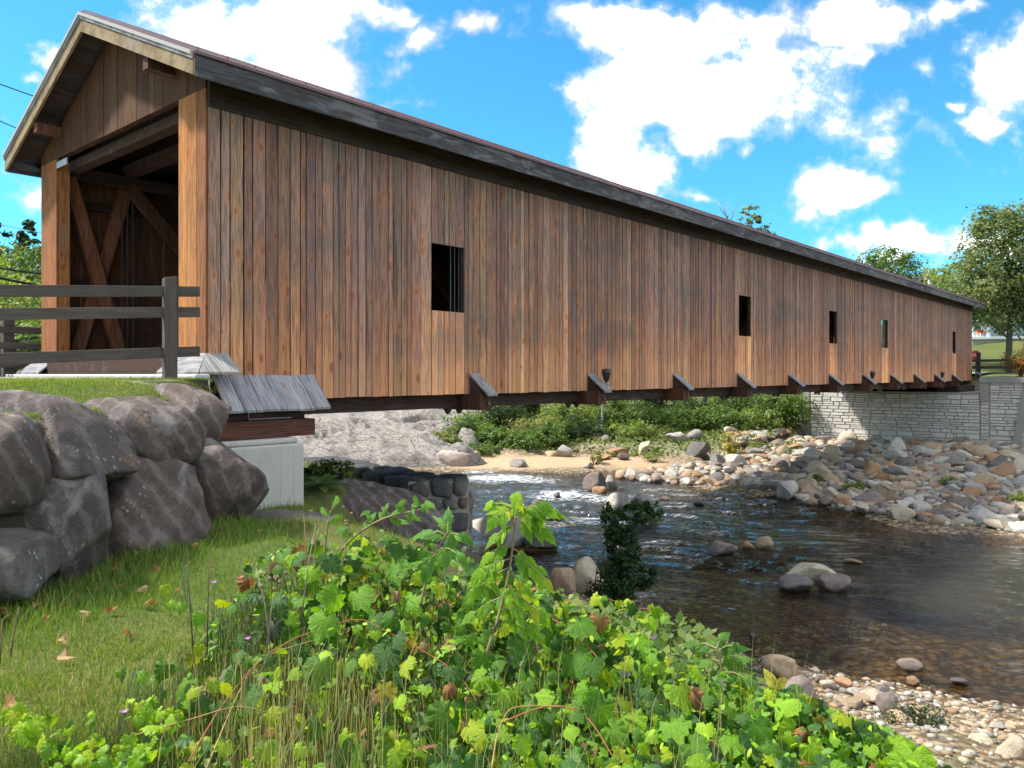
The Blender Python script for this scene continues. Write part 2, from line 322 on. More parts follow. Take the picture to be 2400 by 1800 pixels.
g = mat('house_white'); o = g.coord('Object'); g.out(g.pbr(g.mix(g.noise(o, 3.0, 3), (.74,.75,.76), (.82,.82,.82)), .7))
g = mat('house_siding'); o = g.coord('Object')
wv = g.m('FRACT', g.m('MULTIPLY', g.n('ShaderNodeSeparateXYZ', {0: o}).outputs[2], 7.0))
g.out(g.pbr((.55,.57,.58), .7, g.bump(wv, .6, .03)))
g = mat('roof_shingle'); o = g.coord('Object'); g.out(g.pbr(g.mix(g.noise(o, 8.0, 4), (.06,.06,.065), (.11,.105,.10)), .9))
g = mat('window_glass'); g.out(g.pbr((.02,.025,.03), .06, None, .8))
g = mat('sign_red'); g.out(g.pbr((.42,.012,.02), .4))
g = mat('sign_white'); g.out(g.pbr((.8,.8,.8), .4))
g = mat('orange_cloth'); g.out(g.pbr((.55,.12,.03), .7))
g = mat('teal_paint'); g.out(g.pbr((.05,.35,.33), .5))
g = mat('wire_black'); g.out(g.pbr((.012,.012,.014), .6))
g = mat('flower'); g.out(g.pbr((.5,.25,.6), .6))

# ------------------------------------------------------------------ mesh helpers
def mesh(name, v, f, smooth=False):
    me = bpy.data.meshes.new(name); me.from_pydata([tuple(map(float, p)) for p in v], [], f); me.update()
    if smooth: me.polygons.foreach_set('use_smooth', [True] * len(me.polygons))
    return me
def link(name, me, m=None, parent=None):
    o = bpy.data.objects.new(name, me); COL.objects.link(o)
    if m is not None and me is not None and len(me.materials) == 0: me.materials.append(MAT[m])
    if parent is not None: o.parent = parent
    return o
def tag(o, label=None, cat=None, group=None, kind=None):
    if label: o['label'] = label
    if cat: o['category'] = cat
    if group: o['group'] = group
    if kind: o['kind'] = kind
    return o
def empty(name, loc=(0, 0, 0), rz=0.0):
    o = bpy.data.objects.new(name, None); COL.objects.link(o); o.empty_display_size = .1
    o.location = loc; o.rotation_euler = (0, 0, rz); return o
BOXF = [(0,3,2,1),(4,5,6,7),(0,1,5,4),(1,2,6,5),(2,3,7,6),(3,0,4,7)]
def hexa(p): return list(p), list(BOXF)            # 8 corners: bottom loop then top loop
def boxv(x0, x1, y0, y1, z0, z1):
    return [(x0,y0,z0),(x1,y0,z0),(x1,y1,z0),(x0,y1,z0),(x0,y0,z1),(x1,y0,z1),(x1,y1,z1),(x0,y1,z1)]
class MB:
    def __init__(s): s.v = []; s.f = []
    def add(s, v, f):
        k = len(s.v); s.v += list(v); s.f += [tuple(i + k for i in q) for q in f]; return s
    def box(s, *a): return s.add(boxv(*a), BOXF)
    def tube(s, pts, rad, n=6, caps=True):
        pts = [Vector(q) for q in pts]; m = len(pts)
        if not isinstance(rad, (list, tuple)): rad = [rad] * m
        rings = []
        for i, q in enumerate(pts):
            t = (pts[min(i + 1, m - 1)] - pts[max(i - 1, 0)]).normalized()
            a = t.cross(Vector((0, 0, 1)) if abs(t.z) < .95 else Vector((1, 0, 0))).normalized(); b = t.cross(a)
            rings.append([q + (a * math.cos(6.2832 * j / n) + b * math.sin(6.2832 * j / n)) * rad[i] for j in range(n)])
        k = len(s.v); s.v += [tuple(x) for rr in rings for x in rr]
        for i in range(m - 1):
            for j in range(n): s.f.append((k + i*n + j, k + i*n + (j+1) % n, k + (i+1)*n + (j+1) % n, k + (i+1)*n + j))
        if caps: s.f.append(tuple(k + j for j in range(n))[::-1]); s.f.append(tuple(k + (m-1)*n + j for j in range(n)))
        return s
    def build(s, name, m, parent=None, smooth=False): return link(name, mesh(name, s.v, s.f, smooth), m, parent)
def fastmesh(name, V, F, cols=None, smooth=False):
    """V (n,3), F (m,k) numpy; cols (n,3) vertex colours"""
    me = bpy.data.meshes.new(name); V = np.asarray(V, np.float32); F = np.asarray(F, np.int32); k = F.shape[1]
    me.vertices.add(len(V)); me.vertices.foreach_set('co', V.ravel())
    me.loops.add(F.size); me.loops.foreach_set('vertex_index', F.ravel())
    me.polygons.add(len(F)); me.polygons.foreach_set('loop_start', np.arange(0, F.size, k, dtype=np.int32))
    if smooth: me.polygons.foreach_set('use_smooth', np.ones(len(F), bool))
    me.update(calc_edges=True)
    if cols is not None:
        a = me.color_attributes.new('col', 'FLOAT_COLOR', 'POINT'); c = np.ones((len(V), 4), np.float32); c[:, :3] = cols
        a.data.foreach_set('color', c.ravel())
    return me
def scatter(tv, tf, pos, ax, ay, az, cols):
    """copies of a template (verts tv, faces tf) with frames ax, ay, az (scaled axes)"""
    tv = np.asarray(tv, float); tf = np.asarray(tf, int); n = len(pos)
    V = pos[:, None, :] + tv[None, :, 0:1] * ax[:, None, :] + tv[None, :, 1:2] * ay[:, None, :] + tv[None, :, 2:3] * az[:, None, :]
    F = tf[None] + (np.arange(n) * len(tv))[:, None, None]
    return V.reshape(-1, 3), F.reshape(-1, tf.shape[1]), np.repeat(cols, len(tv), 0)
def frames(nrm, roll, rng=rng):
    nrm = nrm / np.linalg.norm(nrm, axis=1, keepdims=True)
    t = np.where(np.abs(nrm[:, 2:3]) < .9, np.array([[0, 0, 1.]]), np.array([[1., 0, 0]]))
    a = np.cross(t, nrm); a /= np.linalg.norm(a, axis=1, keepdims=True); b = np.cross(nrm, a)
    c, s_ = np.cos(roll)[:, None], np.sin(roll)[:, None]
    return a * c + b * s_, -a * s_ + b * c, nrm
class SN:      # smooth pseudo-noise from random sines, numpy
    def __init__(s, seed, f=1.0, n=18):
        r = np.random.default_rng(seed); d = r.normal(size=(n, 3)); d /= np.linalg.norm(d, axis=1, keepdims=True)
        s.k = d * (f * r.uniform(.6, 1.7, n))[:, None]; s.p = r.uniform(0, 6.28, n); s.n = n
    def __call__(s, P): return np.sin(P @ s.k.T + s.p).sum(1) / math.sqrt(s.n)
_ico = {}
def ico(sub):
    if sub not in _ico:
        bm = bmesh.new(); bmesh.ops.create_icosphere(bm, subdivisions=sub, radius=1.0)
        _ico[sub] = (np.array([v.co[:] for v in bm.verts]), np.array([[v.index for v in f.verts] for f in bm.faces])); bm.free()
    return _ico[sub]
def rockverts(seed, sub=3, rad=(1, 1, 1), k=2.6, cuts=6, depth=(.62, .9), rough=.05, lump=.10):
    r = np.random.default_rng(seed); P, F = ico(sub); P = P.copy()
    P /= (np.abs(P) ** k).sum(1, keepdims=True) ** (1 / k)
    P *= (1 + lump * SN(seed, 1.7)(P))[:, None]
    for _ in range(cuts):
        n = r.normal(size=3); n /= np.linalg.norm(n); d = r.uniform(*depth)
        P -= n[None] * (np.maximum(0, P @ n - d) * .93)[:, None]
    P *= (1 + rough * .6 * SN(seed + 1, 5.0)(P) + rough * .4 * SN(seed + 2, 11.0)(P))[:, None]
    return P * np.array(rad), F
def pix(px, py, Y): return Vector(((px - 1200) / 1850 * Y, Y, EYE - (py - 877) / 1850 * Y))
def pixz(px, py, z):
    Y = (EYE - z) * 1850 / (py - 877); return Vector(((px - 1200) / 1850 * Y, Y, z))

# bridge frame: local x along the bridge, y across it (away from the viewer), z up from the deck level
TH = math.atan2(1850, 1620); UX, UY = math.cos(TH), math.sin(TH)
P0 = Vector((-4.676, 12.116, EYE))
def bl(t, wv, z): return Vector((P0.x + t*UX - wv*UY, P0.y + t*UY + wv*UX, EYE + z))

# ------------------------------------------------------------------ terrain
CP = np.array([
 # lawn below the boulders and where the photographer stands
 (0,0,3.4),(-2,2,3.4),(-2,4,3.4),(-1,6,3.38),(-2.5,8,3.32),(-2.5,10,3.12),(-3.1,12,3.06),(-2.5,12.2,2.7),(-2.2,11.2,2.75),(-3.4,14,3.1),(-1.5,8,3.1),(-1.5,10.5,2.6),(-1.9,9.5,2.95),(-3.3,5,3.4),(-3.4,7,3.35),(-3.5,9,3.3),(0,-6,3.5),(-4,-4,3.6),
 # bank
 (.6,3,3.25),(.9,5.5,2.9),(.1,7.5,2.5),(-.4,9.5,2.0),(-1.2,13,1.5),(-2.2,13,2.4),(1.5,2.5,3.0),(2.2,3.8,2.4),(2,7.5,1.5),(1.2,10,1.1),(2.8,5.5,1.7),(.6,12.5,.6),(5,2,1.8),(4,5.5,1.1),(3,0,2.9),(9,3,1.5),(8,-3,3),
 # gravel beach
 (3.6,8.8,.55),(4.3,9.8,.34),(6.2,9.4,.32),(3,12.3,.32),(8,8.2,.5),(1.8,14.5,.4),(5,9.0,.5),(12,7,.6),
 # near waterline
 (3,15.4,.02),(4.3,13.2,.02),(5.7,11.8,.02),(7.1,11,.02),(12,9.3,.02),(2.0,17.3,.0),(.9,18.6,-.1),(20,6,.2),(30,2,.3),
 # river bed
 (5,17,-.35),(4,16,-.2),(6,14.2,-.25),(8,13,-.25),(10,18,-.6),(8,24,-.7),(5,29,-.7),(1,27,-.7),(3,22,-.6),(0,22,-.4),(-3,27,-.7),(-9,32,-.7),(-18,37,-.7),(-30,42,-.7),(-60,50,-.7),(0,34,-.7),(4,36,-.6),(14,20,-.7),(13,15,-.6),(20,16,-.7),(17,21,-.6),(30,12,-.7),(50,4,-.7),(80,-10,-.7),(-3,38,-.6),(10,29.5,-.5),(-12,38,-.6),(5,38.5,-.3),
 # bank left of the old pier, below the bridge
 (-5,17,3.0),(-4.2,19.5,2.3),(-6.5,21,2.6),(-8.5,20,3.6),(-12,25,2.4),(-20,29,2.5),(-9,26,.9),(-30,33,2.5),(-50,40,3),(-12,19,4.2),(-7,17.5,3.4),
 # far shore: rock ledge, sand bar, gravel
 (-2.4,41.8,.05),(2.3,42,.05),(6.6,40.8,.05),(-8,42.5,.1),(-16,44,.1),(7.9,37,.05),(11,34.2,.05),(12.8,30.2,.05),(14.8,28,.05),(16.5,26,.05),(19,22.5,.05),(25,17,.1),(40,10,.1),
 (2,44,.35),(6,43.5,.4),(0,46,.7),(6,47,.9),(-5,50,1.0),(-12,52,1.2),(-8,64,2.3),(-16,70,3),(2,54,1.3),(10,50,1.0),(12,42,.6),(16,38,.5),(19,34,.45),(20,42,.7),(24,36,.7),(26,30,.8),(22,29,.6),(30,24,1.5),(17,48,.9),(16,54,1.2),(22,56,1.8),(28,38,1.0),
 (4,66,2.6),(14,66,2.6),(-2,80,4),(10,85,5),(22,72,4),(-25,60,5),
 # right bank beyond the wing wall, far road level and the lawn rising to the house
 (34,34,3.8),(40,30,4.5),(33,42,4.6),(38,50,4.9),(36,56,4.95),(40,62,5.2),(44,66,6.0),(46,72,7.2),(50,79,8.3),(54,86,8.8),(40,78,7.6),(62,76,8.6),(70,95,10),(58,58,6.5),(36,70,6.0),(30,80,6.5),(55,45,6),(80,60,9),
 # distance
 (-30,90,12),(-60,60,8),(-80,90,22),(-50,130,26),(0,130,12),(40,140,16),(100,140,22),(-120,60,22),(-150,150,40),(150,60,14),(120,0,8),(-40,10,5),(-20,5,5),(-20,15,5),(-60,-20,6),(0,-40,4.5),(60,-40,5),(0,300,30),(200,200,30),(-300,100,50),(300,0,14),(0,-300,10),(-300,-200,12)], float)
def idw(x, y):
    num = np.zeros_like(x); den = np.zeros_like(x)
    for a, b, z in CP:
        q = 1.0 / ((x - a) ** 2 + (y - b) ** 2 + .25) ** 1.9
        num += q * z; den += q
    return num / den
def sst(a, b, v):
    t = np.clip((v - a) / (b - a), 0, 1); return t * t * (3 - 2 * t)
tn1, tn2 = SN(3, .9), SN(4, 3.2)
def height(x, y):
    x = np.asarray(x, float); y = np.asarray(y, float)
    P = np.stack([x.ravel(), y.ravel(), 0 * x.ravel()], 1)
    n = (.055 * tn1(P) + .02 * tn2(P)).reshape(x.shape)
    h = idw(x, y) + n
    t = (x - P0.x) * UX + (y - P0.y) * UY; wv = -(x - P0.x) * UY + (y - P0.y) * UX
    # near terrace and road behind the boulder wall
    m = sst(-3.75, -4.2, x) * sst(-.38, -.46, t) * sst(-40, -34, x)
    top = 4.66 + .25 * sst(-4.2, -5.2, x - .25 * (y - 9)) + n * .35
    top = np.where(wv > -1.1, np.minimum(top + .1, 4.93), top)
    h = h * (1 - m) + top * m
    # far road embankment held by the abutment and its wing walls
    m2 = np.where(wv > -2.4, sst(52.0, 53.0, t), sst(48.7, 49.6, t)) * sst(9.6, 8.4, wv) * sst(-26, -20, wv) * sst(75, 62, t)
    h = np.where(m2 > 0, h * (1 - m2) + np.maximum(h, 4.78) * m2, h)
    ys_ = 37 - 1.17 * (x - 7.9); dd_ = (y - ys_) * .65
    far = (t < np.where(wv > -2.4, 52.0, 48.75)) & (wv < 9.0) & (y > 14) & (dd_ > 0) & (x > 7)
    h = np.where(far, np.minimum(h, .08 + .03 * dd_ + n), h)
    # the road strips stay level
    m3 = sst(-1.4, -.6, wv) * sst(8.6, 7.8, wv) * sst(-.3, -.42, t) * sst(-60, -40, t)
    h = h * (1 - m3) + 4.93 * m3
    return h
def hz(x, y): return float(height(np.array([x]), np.array([y]))[0])
a = np.linspace(-1, 1, 380); gx = 2.0 + 9.0 * np.sinh(a * 5.0) / math.sinh(5.0) * 44 + a * 16
b = np.linspace(0, 1, 400) * 2 - .62; gy = 8.0 + (np.sinh(b * 4.2) / math.sinh(4.2) * 190 + b * 26)
XX, YY = np.meshgrid(gx, gy); ZZ = height(XX, YY)
nx, ny = len(gx), len(gy)
V = np.stack([XX.ravel(), YY.ravel(), ZZ.ravel()], 1)
idx = np.arange(nx * ny).reshape(ny, nx)
F = np.stack([idx[:-1, :-1], idx[:-1, 1:], idx[1:, 1:], idx[1:, :-1]], -1).reshape(-1, 4)
me = fastmesh('ground', V, F, smooth=True)
X, Y, Z = V.T
t_ = (X - P0.x) * UX + (Y - P0.y) * UY; w_ = -(X - P0.x) * UY + (Y - P0.y) * UX
gcol = np.tile(np.array([.075, .105, .03]), (len(V), 1))
def blend(m, c): gcol[:] = gcol * (1 - m[:, None]) + np.array(c) * m[:, None]
nz = .12 * SN(9, 1.3)(V) + .1 * SN(10, 4.0)(V)
blend(sst(.6, -.2, SN(12, .8)(V)) * .5, (.13, .12, .045))
blend(sst(.75, .35, Z + nz) * sst(34, 25, Y), (.33, .28, .22))                     # gravel beach
blend(sst(1.3, .6, Z + nz) * sst(24, 27, Y), (.30, .26, .20))
sand = sst(2.4, .8, np.abs((Y - 42.8) / 1.0)) * sst(-4, -2, X) * sst(9.5, 7.5, X); blend(sand, (.42, .30, .195))
blend(sst(.04, -.08, Z), (.20, .155, .09))                                              # river bed
bank = sst(2.9, 2.3, Z) * sst(.5, .9, Z) * sst(20, 16, Y) * sst(-3, -1, X); blend(bank * .8, (.09, .075, .045))
blend(sst(-3.2, -3.5, X) * sst(-4.55, -4.35, X) * sst(3.5, 4.5, Y) * sst(11.6, 11.0, Y), (.045, .036, .026))
blend(((X < -4.6) & (w_ > -1.3) & (w_ < 8.3) & (t_ < -.3)) * 1.0, (.36, .345, .32))
blend(((t_ > 46) & (t_ < 54) & (w_ < 9) & (w_ > -26)) * 1.0 * (Z < 4), (.28, .26, .23))
at = me.color_attributes.new('gcol', 'FLOAT_COLOR', 'POINT'); c4 = np.ones((len(V), 4), np.float32); c4[:, :3] = gcol
at.data.foreach_set('color', c4.ravel())
pa = me.attributes.new('peb', 'FLOAT', 'POINT')
pa.data.foreach_set('value', (sst(.9, .4, Z + nz) * (1 - sand * .9)).astype(np.float32))
ground = link('ground', me, 'ground'); tag(ground, kind='structure')

# road sheet on the near approach and beyond the bridge
mb = MB(); mb.add([bl(-40, -.9, -.06), bl(-.53, -.9, -.06), bl(-.53, 7.9, -.06), bl(-40, 7.9, -.06)], [(0, 1, 2, 3)])
tag(mb.build('road', 'road_gravel'), kind='structure')
mb = MB(); mb.add([bl(53.3, .5, .02), bl(75, .5, .25), bl(75, 6.5, .25), bl(53.3, 6.5, .02)], [(0, 1, 2, 3)])
tag(mb.build('road_beyond', 'road_gravel'), kind='structure')

# ------------------------------------------------------------------ river surface
xs = np.concatenate([np.linspace(-90, -14, 60), np.linspace(-13.8, 26, 320), np.linspace(26.4, 100, 60)])
ys = np.concatenate([np.linspace(-30, 8, 30), np.linspace(8.1, 45, 300), np.linspace(45.5, 75, 30)])
XX, YY = np.meshgrid(xs, ys); P = np.stack([XX.ravel(), YY.ravel(), 0 * XX.ravel()], 1)
bed = height(XX, YY).ravel(); PX, PY = P[:, 0].copy(), P[:, 1].copy()
FOAM = [(pixz(1170, 1120, 0), 2.6, 1.0), (pixz(1240, 1125, 0), 2.2, .8), (pixz(1330, 1160, 0), 2.0, 1.0), (pixz(1290, 1165, 0), 1.6, .8), (pixz(1400, 1170, 0), 1.2, .8),
        (pixz(1390, 1215, 0), 1.3, .8), (pixz(1320, 1230, 0), 1.3, .6), (pixz(1280, 1215, 0), 1.2, .7), (pixz(1660, 1250, 0), .8, .6), (pixz(1120, 1105, 0), 1.5, .9),
        (pixz(1500, 1225, 0), 1.0, .55), (pixz(1570, 1190, 0), 1.2, .4), (pixz(1230, 1230, 0), 1.2, .6), (pixz(1480, 1370, 0), .5, .5), (pixz(1700, 1305, 0), .7, .4), (pixz(1500, 1160, 0), 1.4, .5)]
foam = np.zeros(len(P))
for c, r_, s_ in FOAM:
    d = np.sqrt(((P[:, 0] - c.x) / (r_ * 1.25)) ** 2 + ((P[:, 1] - c.y) / r_) ** 2); foam = np.maximum(foam, s_ * sst(1.2, .1, d))
rip = sst(11, 3, np.abs(P[:, 1] - 30)) * sst(12, 4, P[:, 0])
cr, sr = math.cos(R(-24)), math.sin(R(-24))
Q = np.stack([(P[:, 0] * cr - P[:, 1] * sr * -1) * .55, (P[:, 1] * cr + P[:, 0] * .45) * 1.6, 0 * P[:, 0]], 1)
wave = .018 * SN(21, 1.6)(Q) + .012 * SN(22, 4.0)(Q)
rp_ = np.maximum(rip * .85, foam)
for c, r1, r2, s_ in ((pixz(1560, 1180, 0), 9, 5, .9), (pixz(1850, 1200, 0), 5, 3, .8), (pixz(1700, 1290, 0), 5, 2.5, .7), (pixz(1500, 1300, 0), 6, 3, .8), (pixz(1980, 1300, 0), 3, 2, .5), (pixz(2150, 1560, 0), 3, 1.2, .45)):
    rp_ = np.maximum(rp_, s_ * sst(1.3, .2, np.sqrt(((PX - c.x) / r1) ** 2 + ((PY - c.y) / r2) ** 2)))
ux_, uy_ = .91, -.41      # flow direction: crests are drawn out along it
al = (PX * ux_ + PY * uy_); ac = (-PX * uy_ + PY * ux_)
warp_ = .5 * SN(25, .8)(np.stack([PX, PY, 0 * PX], 1))
Q1 = np.stack([al * .45 + warp_, ac + warp_ * .5, 0 * al], 1)
ch = .020 * SN(26, 5.5, 26)(Q1) + .011 * SN(27, 10.5, 26)(Q1)
P[:, 2] = wave * (.45 + 1.2 * rip + 1.6 * foam) + ch * (.55 + 1.45 * rp_)
n_y, n_x = XX.shape; idx = np.arange(n_x * n_y).reshape(n_y, n_x)
F = np.stack([idx[:-1, :-1], idx[:-1, 1:], idx[1:, 1:], idx[1:, :-1]], -1).reshape(-1, 4)
keep = (bed[F].min(1) < .12); F = F[keep]
used = np.unique(F); remap = -np.ones(len(P), int); remap[used] = np.arange(len(used)); F = remap[F]; P = P[used]
me = fastmesh('river', P, F, smooth=True)
for nm, vals in (('rip', rp_[used]), ('depth', np.clip(-bed[used], 0, 3)), ('foam', foam[used])):
    q = me.attributes.new(nm, 'FLOAT', 'POINT'); q.data.foreach_set('value', vals.astype(np.float32))
tag(link('river', me, 'river_water'), kind='structure')

# ------------------------------------------------------------------ rocks
RV = []
for i in range(16):
    v, f = rockverts(100 + i, 3, (1, .8, .62), k=2.3 + .3 * (i % 4), cuts=8 + i % 7, depth=(.45, .8), rough=.05, lump=.14)
    RV.append(fastmesh('rock_shape', v, f, smooth=True)); RV[-1].set_sharp_from_angle(angle=R(26)); RV[-1].materials.append(MAT['river_rock'])
RVR = []
for i in range(8):
    v, f = rockverts(150 + i, 4, (1, .85, .68), k=2.3, cuts=9, depth=(.58, .88), rough=.055, lump=.15)
    RVR.append(fastmesh('rock_shape', v, f, smooth=True)); RVR[-1].materials.append(MAT['river_rock'])
RC = {'grey': (.27,.25,.22), 'pale grey': (.40,.375,.33), 'cream': (.44,.37,.27), 'rusty brown': (.33,.195,.105), 'purple grey': (.225,.175,.152), 'dark grey': (.135,.125,.115), 'tan': (.36,.265,.17)}
def stone(name, loc, size, color, seed, rot=None, label=None, cat='rock', group=None, me=None):
    o = link(name, me or RV[seed % len(RV)]); o.location = loc; o.scale = size
    rr = random.Random(seed); o.rotation_euler = rot or (rr.uniform(-.25, .25), rr.uniform(-.25, .25), rr.uniform(0, 6.28))
    c = RC[color]; k = rr.uniform(.85, 1.15); o.color = (c[0]*k, c[1]*k, c[2]*k, 1)
    return tag(o, label, cat, group)

# big boulders of the retaining wall (hand placed): centre px, depth, half sizes, rotation
def boulder(label, px, py, dep, rad, rot, seed, m='boulder_rock', k=2.35, cuts=6, depth=(.62, .92), zfix=None):
    v, f = rockverts(seed, 5, rad, k=k, cuts=cuts, depth=depth, rough=.04, lump=.12)
    v = v * (1 + .022 * np.sin(SN(seed + 5, 2.2)(v / np.array(rad)) * 3 + (v / np.array(rad)) @ np.array([9., 3., 4.])))[:, None]
    o = link('boulder', fastmesh('boulder', v, f, smooth=True), m); o.location = pix(px, py, dep); o.rotation_euler = [R(a) for a in rot]
    if zfix is not None: o.location.z = hz(o.location.x, o.location.y) + zfix
    return tag(o, label, 'boulder', 'boulders of the retaining wall')
boulder('long brown boulder with pale streaks on top of the wall, under the grass terrace', 108, 1043, 7.4, (.86, .68, .45), (0, 12, -20), 301)
boulder('rounded dark grey boulder at the left picture edge, upper row of the wall', -2, 1106, 6.3, (.31, .66, .43), (0, 0, 10), 302, cuts=4)
boulder('blue grey boulder in the middle of the upper row with a pale scar', 325, 1016, 8.6, (.66, .7, .41), (0, 6, 0), 303)
boulder('topmost boulder with orange lichen patch beside the concrete abutment', 436, 992, 9.9, (.68, .62, .46), (5, 14, 0), 304)
boulder('lichen spotted boulder leaning on the lawn, lower row left', 112, 1236, 6.95, (.68, .7, .60), (12, 25, 10), 305, cuts=9)
boulder('big squarish dark boulder in the middle of the lower row', 328, 1180, 8.2, (.73, .68, .56), (8, 10, 5), 306, cuts=9)
boulder('striped purple boulder at the right end of the wall before the concrete', 495, 1122, 9.7, (.70, .7, .57), (5, 22, -10), 307, cuts=6)
boulder('low grey boulder in the grass at the left picture edge', 20, 1328, 5.9, (.36, .5, .30), (0, 0, 15), 308, 'boulder_pale', cuts=10)
boulder('small rounded pale stone wedged between the boulders', 218, 1132, 7.75, (.15, .2, .15), (0, 30, 0), 309, 'boulder_pale', cuts=3)
boulder('broad dark ridged boulder in front of the old stone pier', 845, 1238, 14.3, (1.55, 1.0, .84), (0, 8, -15), 310, cuts=5)
boulder('dark boulder low at the foot of the ridged boulder by the pier', 1010, 1320, 13.8, (.62, .6, .5), (0, 25, 0), 311, cuts=5)
boulder('flat striped slab lying in the lawn near the concrete abutment', 665, 1222, 10.6, (.82, .42, .14), (0, 2, 0), 312, 'boulder_pale', cuts=4, zfix=.06)

# rocks standing in the river: px, base py, width px, height px, colour, label
RIV = [
 (1508,1218,118,78,'pale grey','large pale domed boulder in midstream above the dark shrub'),
 (1450,1200,72,48,'pale grey','leaning pale slab against the large domed boulder in midstream'),
 (1322,1398,62,78,'tan','brownish boulder left of the round white one at the near shore'),
 (1378,1396,92,86,'cream','round whitish boulder half hidden by the dark shrub'),
 (1395,1150,60,42,'purple grey','pinkish grey rock by the rapids off the far gravel bar'),
 (1432,1143,34,32,'pale grey','small pale rock behind the pinkish one off the gravel bar'),
 (1408,1160,34,22,'rusty brown','low reddish rock in front of the pinkish one in the rapids'),
 (1268,1207,50,36,'dark grey','dark rock behind the bright green sapling in the river'),
 (1292,1218,58,20,'grey','low wet rock just right of the dark rock in the river'),
 (1306,1165,18,12,'dark grey','tiny dark rock breaking the white water'),
 (1700,1299,76,30,'purple grey','low brown rock in midstream, largest of three in a row'),
 (1754,1287,30,18,'rusty brown','small reddish rock in the middle of the midstream row of three'),
 (1796,1284,46,24,'tan','low rock at the right end of the midstream row of three'),
 (1868,1384,78,32,'dark grey','flat dark rock under the left side of the balanced pale rock'),
 (1966,1384,70,40,'purple grey','rounded grey rock under the right side of the balanced pale rock'),
 (2005,1322,42,10,'rusty brown','barely covered brown rock in the dark water, right of the balanced rock'),
 (2140,1572,60,26,'purple grey','wet dark rock in the shallow water near the right shore'),
 (2142,1604,34,16,'rusty brown','small reddish rock in the shallows at the right'),
 (2250,1605,40,16,'dark grey','small black rock awash in the shallows at far right'),
 (1452,1165,26,8,'grey','thin grey rock awash downstream of the rapids'),
 (1560,1172,30,10,'purple grey','low rock awash before the gravel bar'),
 (1640,1185,26,12,'dark grey','small dark rock in the current below the riprap'),
 (1795,1240,36,8,'dark grey','dark flat rock just under the surface in front of the riprap'),
 (1475,1268,30,8,'dark grey','thin dark rock awash behind the dark shrub'),
 (1216,1098,42,26,'grey','grey rock at the left tip of the sand bar'),
 (1765,1495,26,12,'dark grey','small dark rock at the edge of the near shallows')]
for i, (px, py, wp, hp, c, lab) in enumerate(RIV):
    q = pixz(px, py, 0.0); s = wp * q.y / 1850 / 2; hh = hp * q.y / 1850
    stone('river_rock', (q.x, q.y + s * .5, hh * .28), (s * 1.05, s * 1.1, hh * 1.05), c, 400 + i, rot=(0, 0, random.uniform(-.4, .4) + (3.14 if i % 2 else 0)), label=lab, me=(RVR[i % 8] if i % 5 else None))
q = pixz(1868, 1378, 0); 
stone('river_rock', pix(1907, 1336, q.y + .45), (.74, .6, .42), 'cream', 432, rot=(.05, .1, .3), label='pale angular rock balanced on two darker rocks in the river')
q = pixz(1205, 1290, 0)
stone('river_rock', (q.x - .15, q.y + .8, .42), (1.35, 1.1, 1.15), 'pale grey', 437, rot=(.1, .28, -.3), label='big whitish slanting rock beside the end of the old stone pier')
stone('river_rock', (q.x + .75, q.y + .35, .18), (.62, .7, .62), 'dark grey', 441, rot=(.1, .1, .3), label='black wet rock at the foot of the whitish slanting rock by the pier')

# near beach
BEA = [(1565,1530,58,34,'cream'),(1548,1548,40,30,'tan'),(1590,1555,44,22,'pale grey'),(1610,1560,60,34,'cream'),(1640,1540,36,22,'tan'),(1545,1580,50,26,'tan'),(1580,1590,62,30,'cream'),(1840,1590,96,52,'tan'),(1880,1655,104,66,'purple grey'),
 (1985,1612,50,30,'rusty brown'),(1940,1615,40,24,'cream'),(2010,1632,44,16,'pale grey'),(2060,1652,92,34,'cream'),(2085,1672,60,46,'purple grey'),(2030,1648,40,20,'tan'),(2210,1712,48,34,'purple grey'),(2110,1690,56,22,'tan'),(2305,1752,66,26,'cream'),(2265,1738,50,26,'tan'),(2390,1780,70,50,'cream'),
 (2070,1625,38,16,'dark grey'),(1965,1645,36,16,'cream'),(2000,1660,60,20,'tan'),(1510,1555,34,20,'grey'),(2340,1710,40,16,'pale grey'),(2190,1760,46,18,'tan'),(1530,1505,34,12,'pale grey'),(2160,1720,30,16,'grey'),(1925,1600,30,18,'purple grey')]
for i, (px, py, wp, hp, c) in enumerate(BEA):
    q = pixz(px, py, .12); z = hz(q.x, q.y); q = pixz(px, py, z); s = wp * q.y / 1850 / 2; hh = hp * q.y / 1850
    stone('beach_rock', (q.x, q.y + s * .5, z + hh * .25), (s * 1.05, s, hh), c, 500 + i, rot=(0, 0, i * 1.3), me=(RVR[i % 8] if i % 3 else None), label=f'{["broad", "small"][wp < 50]} {c} stone on the near gravel beach, {"beside the leafy thicket" if px < 1700 else ("by the second sapling and milkweed" if px < 1950 else ("near the dark weed tuft" if px < 2180 else "in the bottom right corner"))}', group='stones on the near beach')

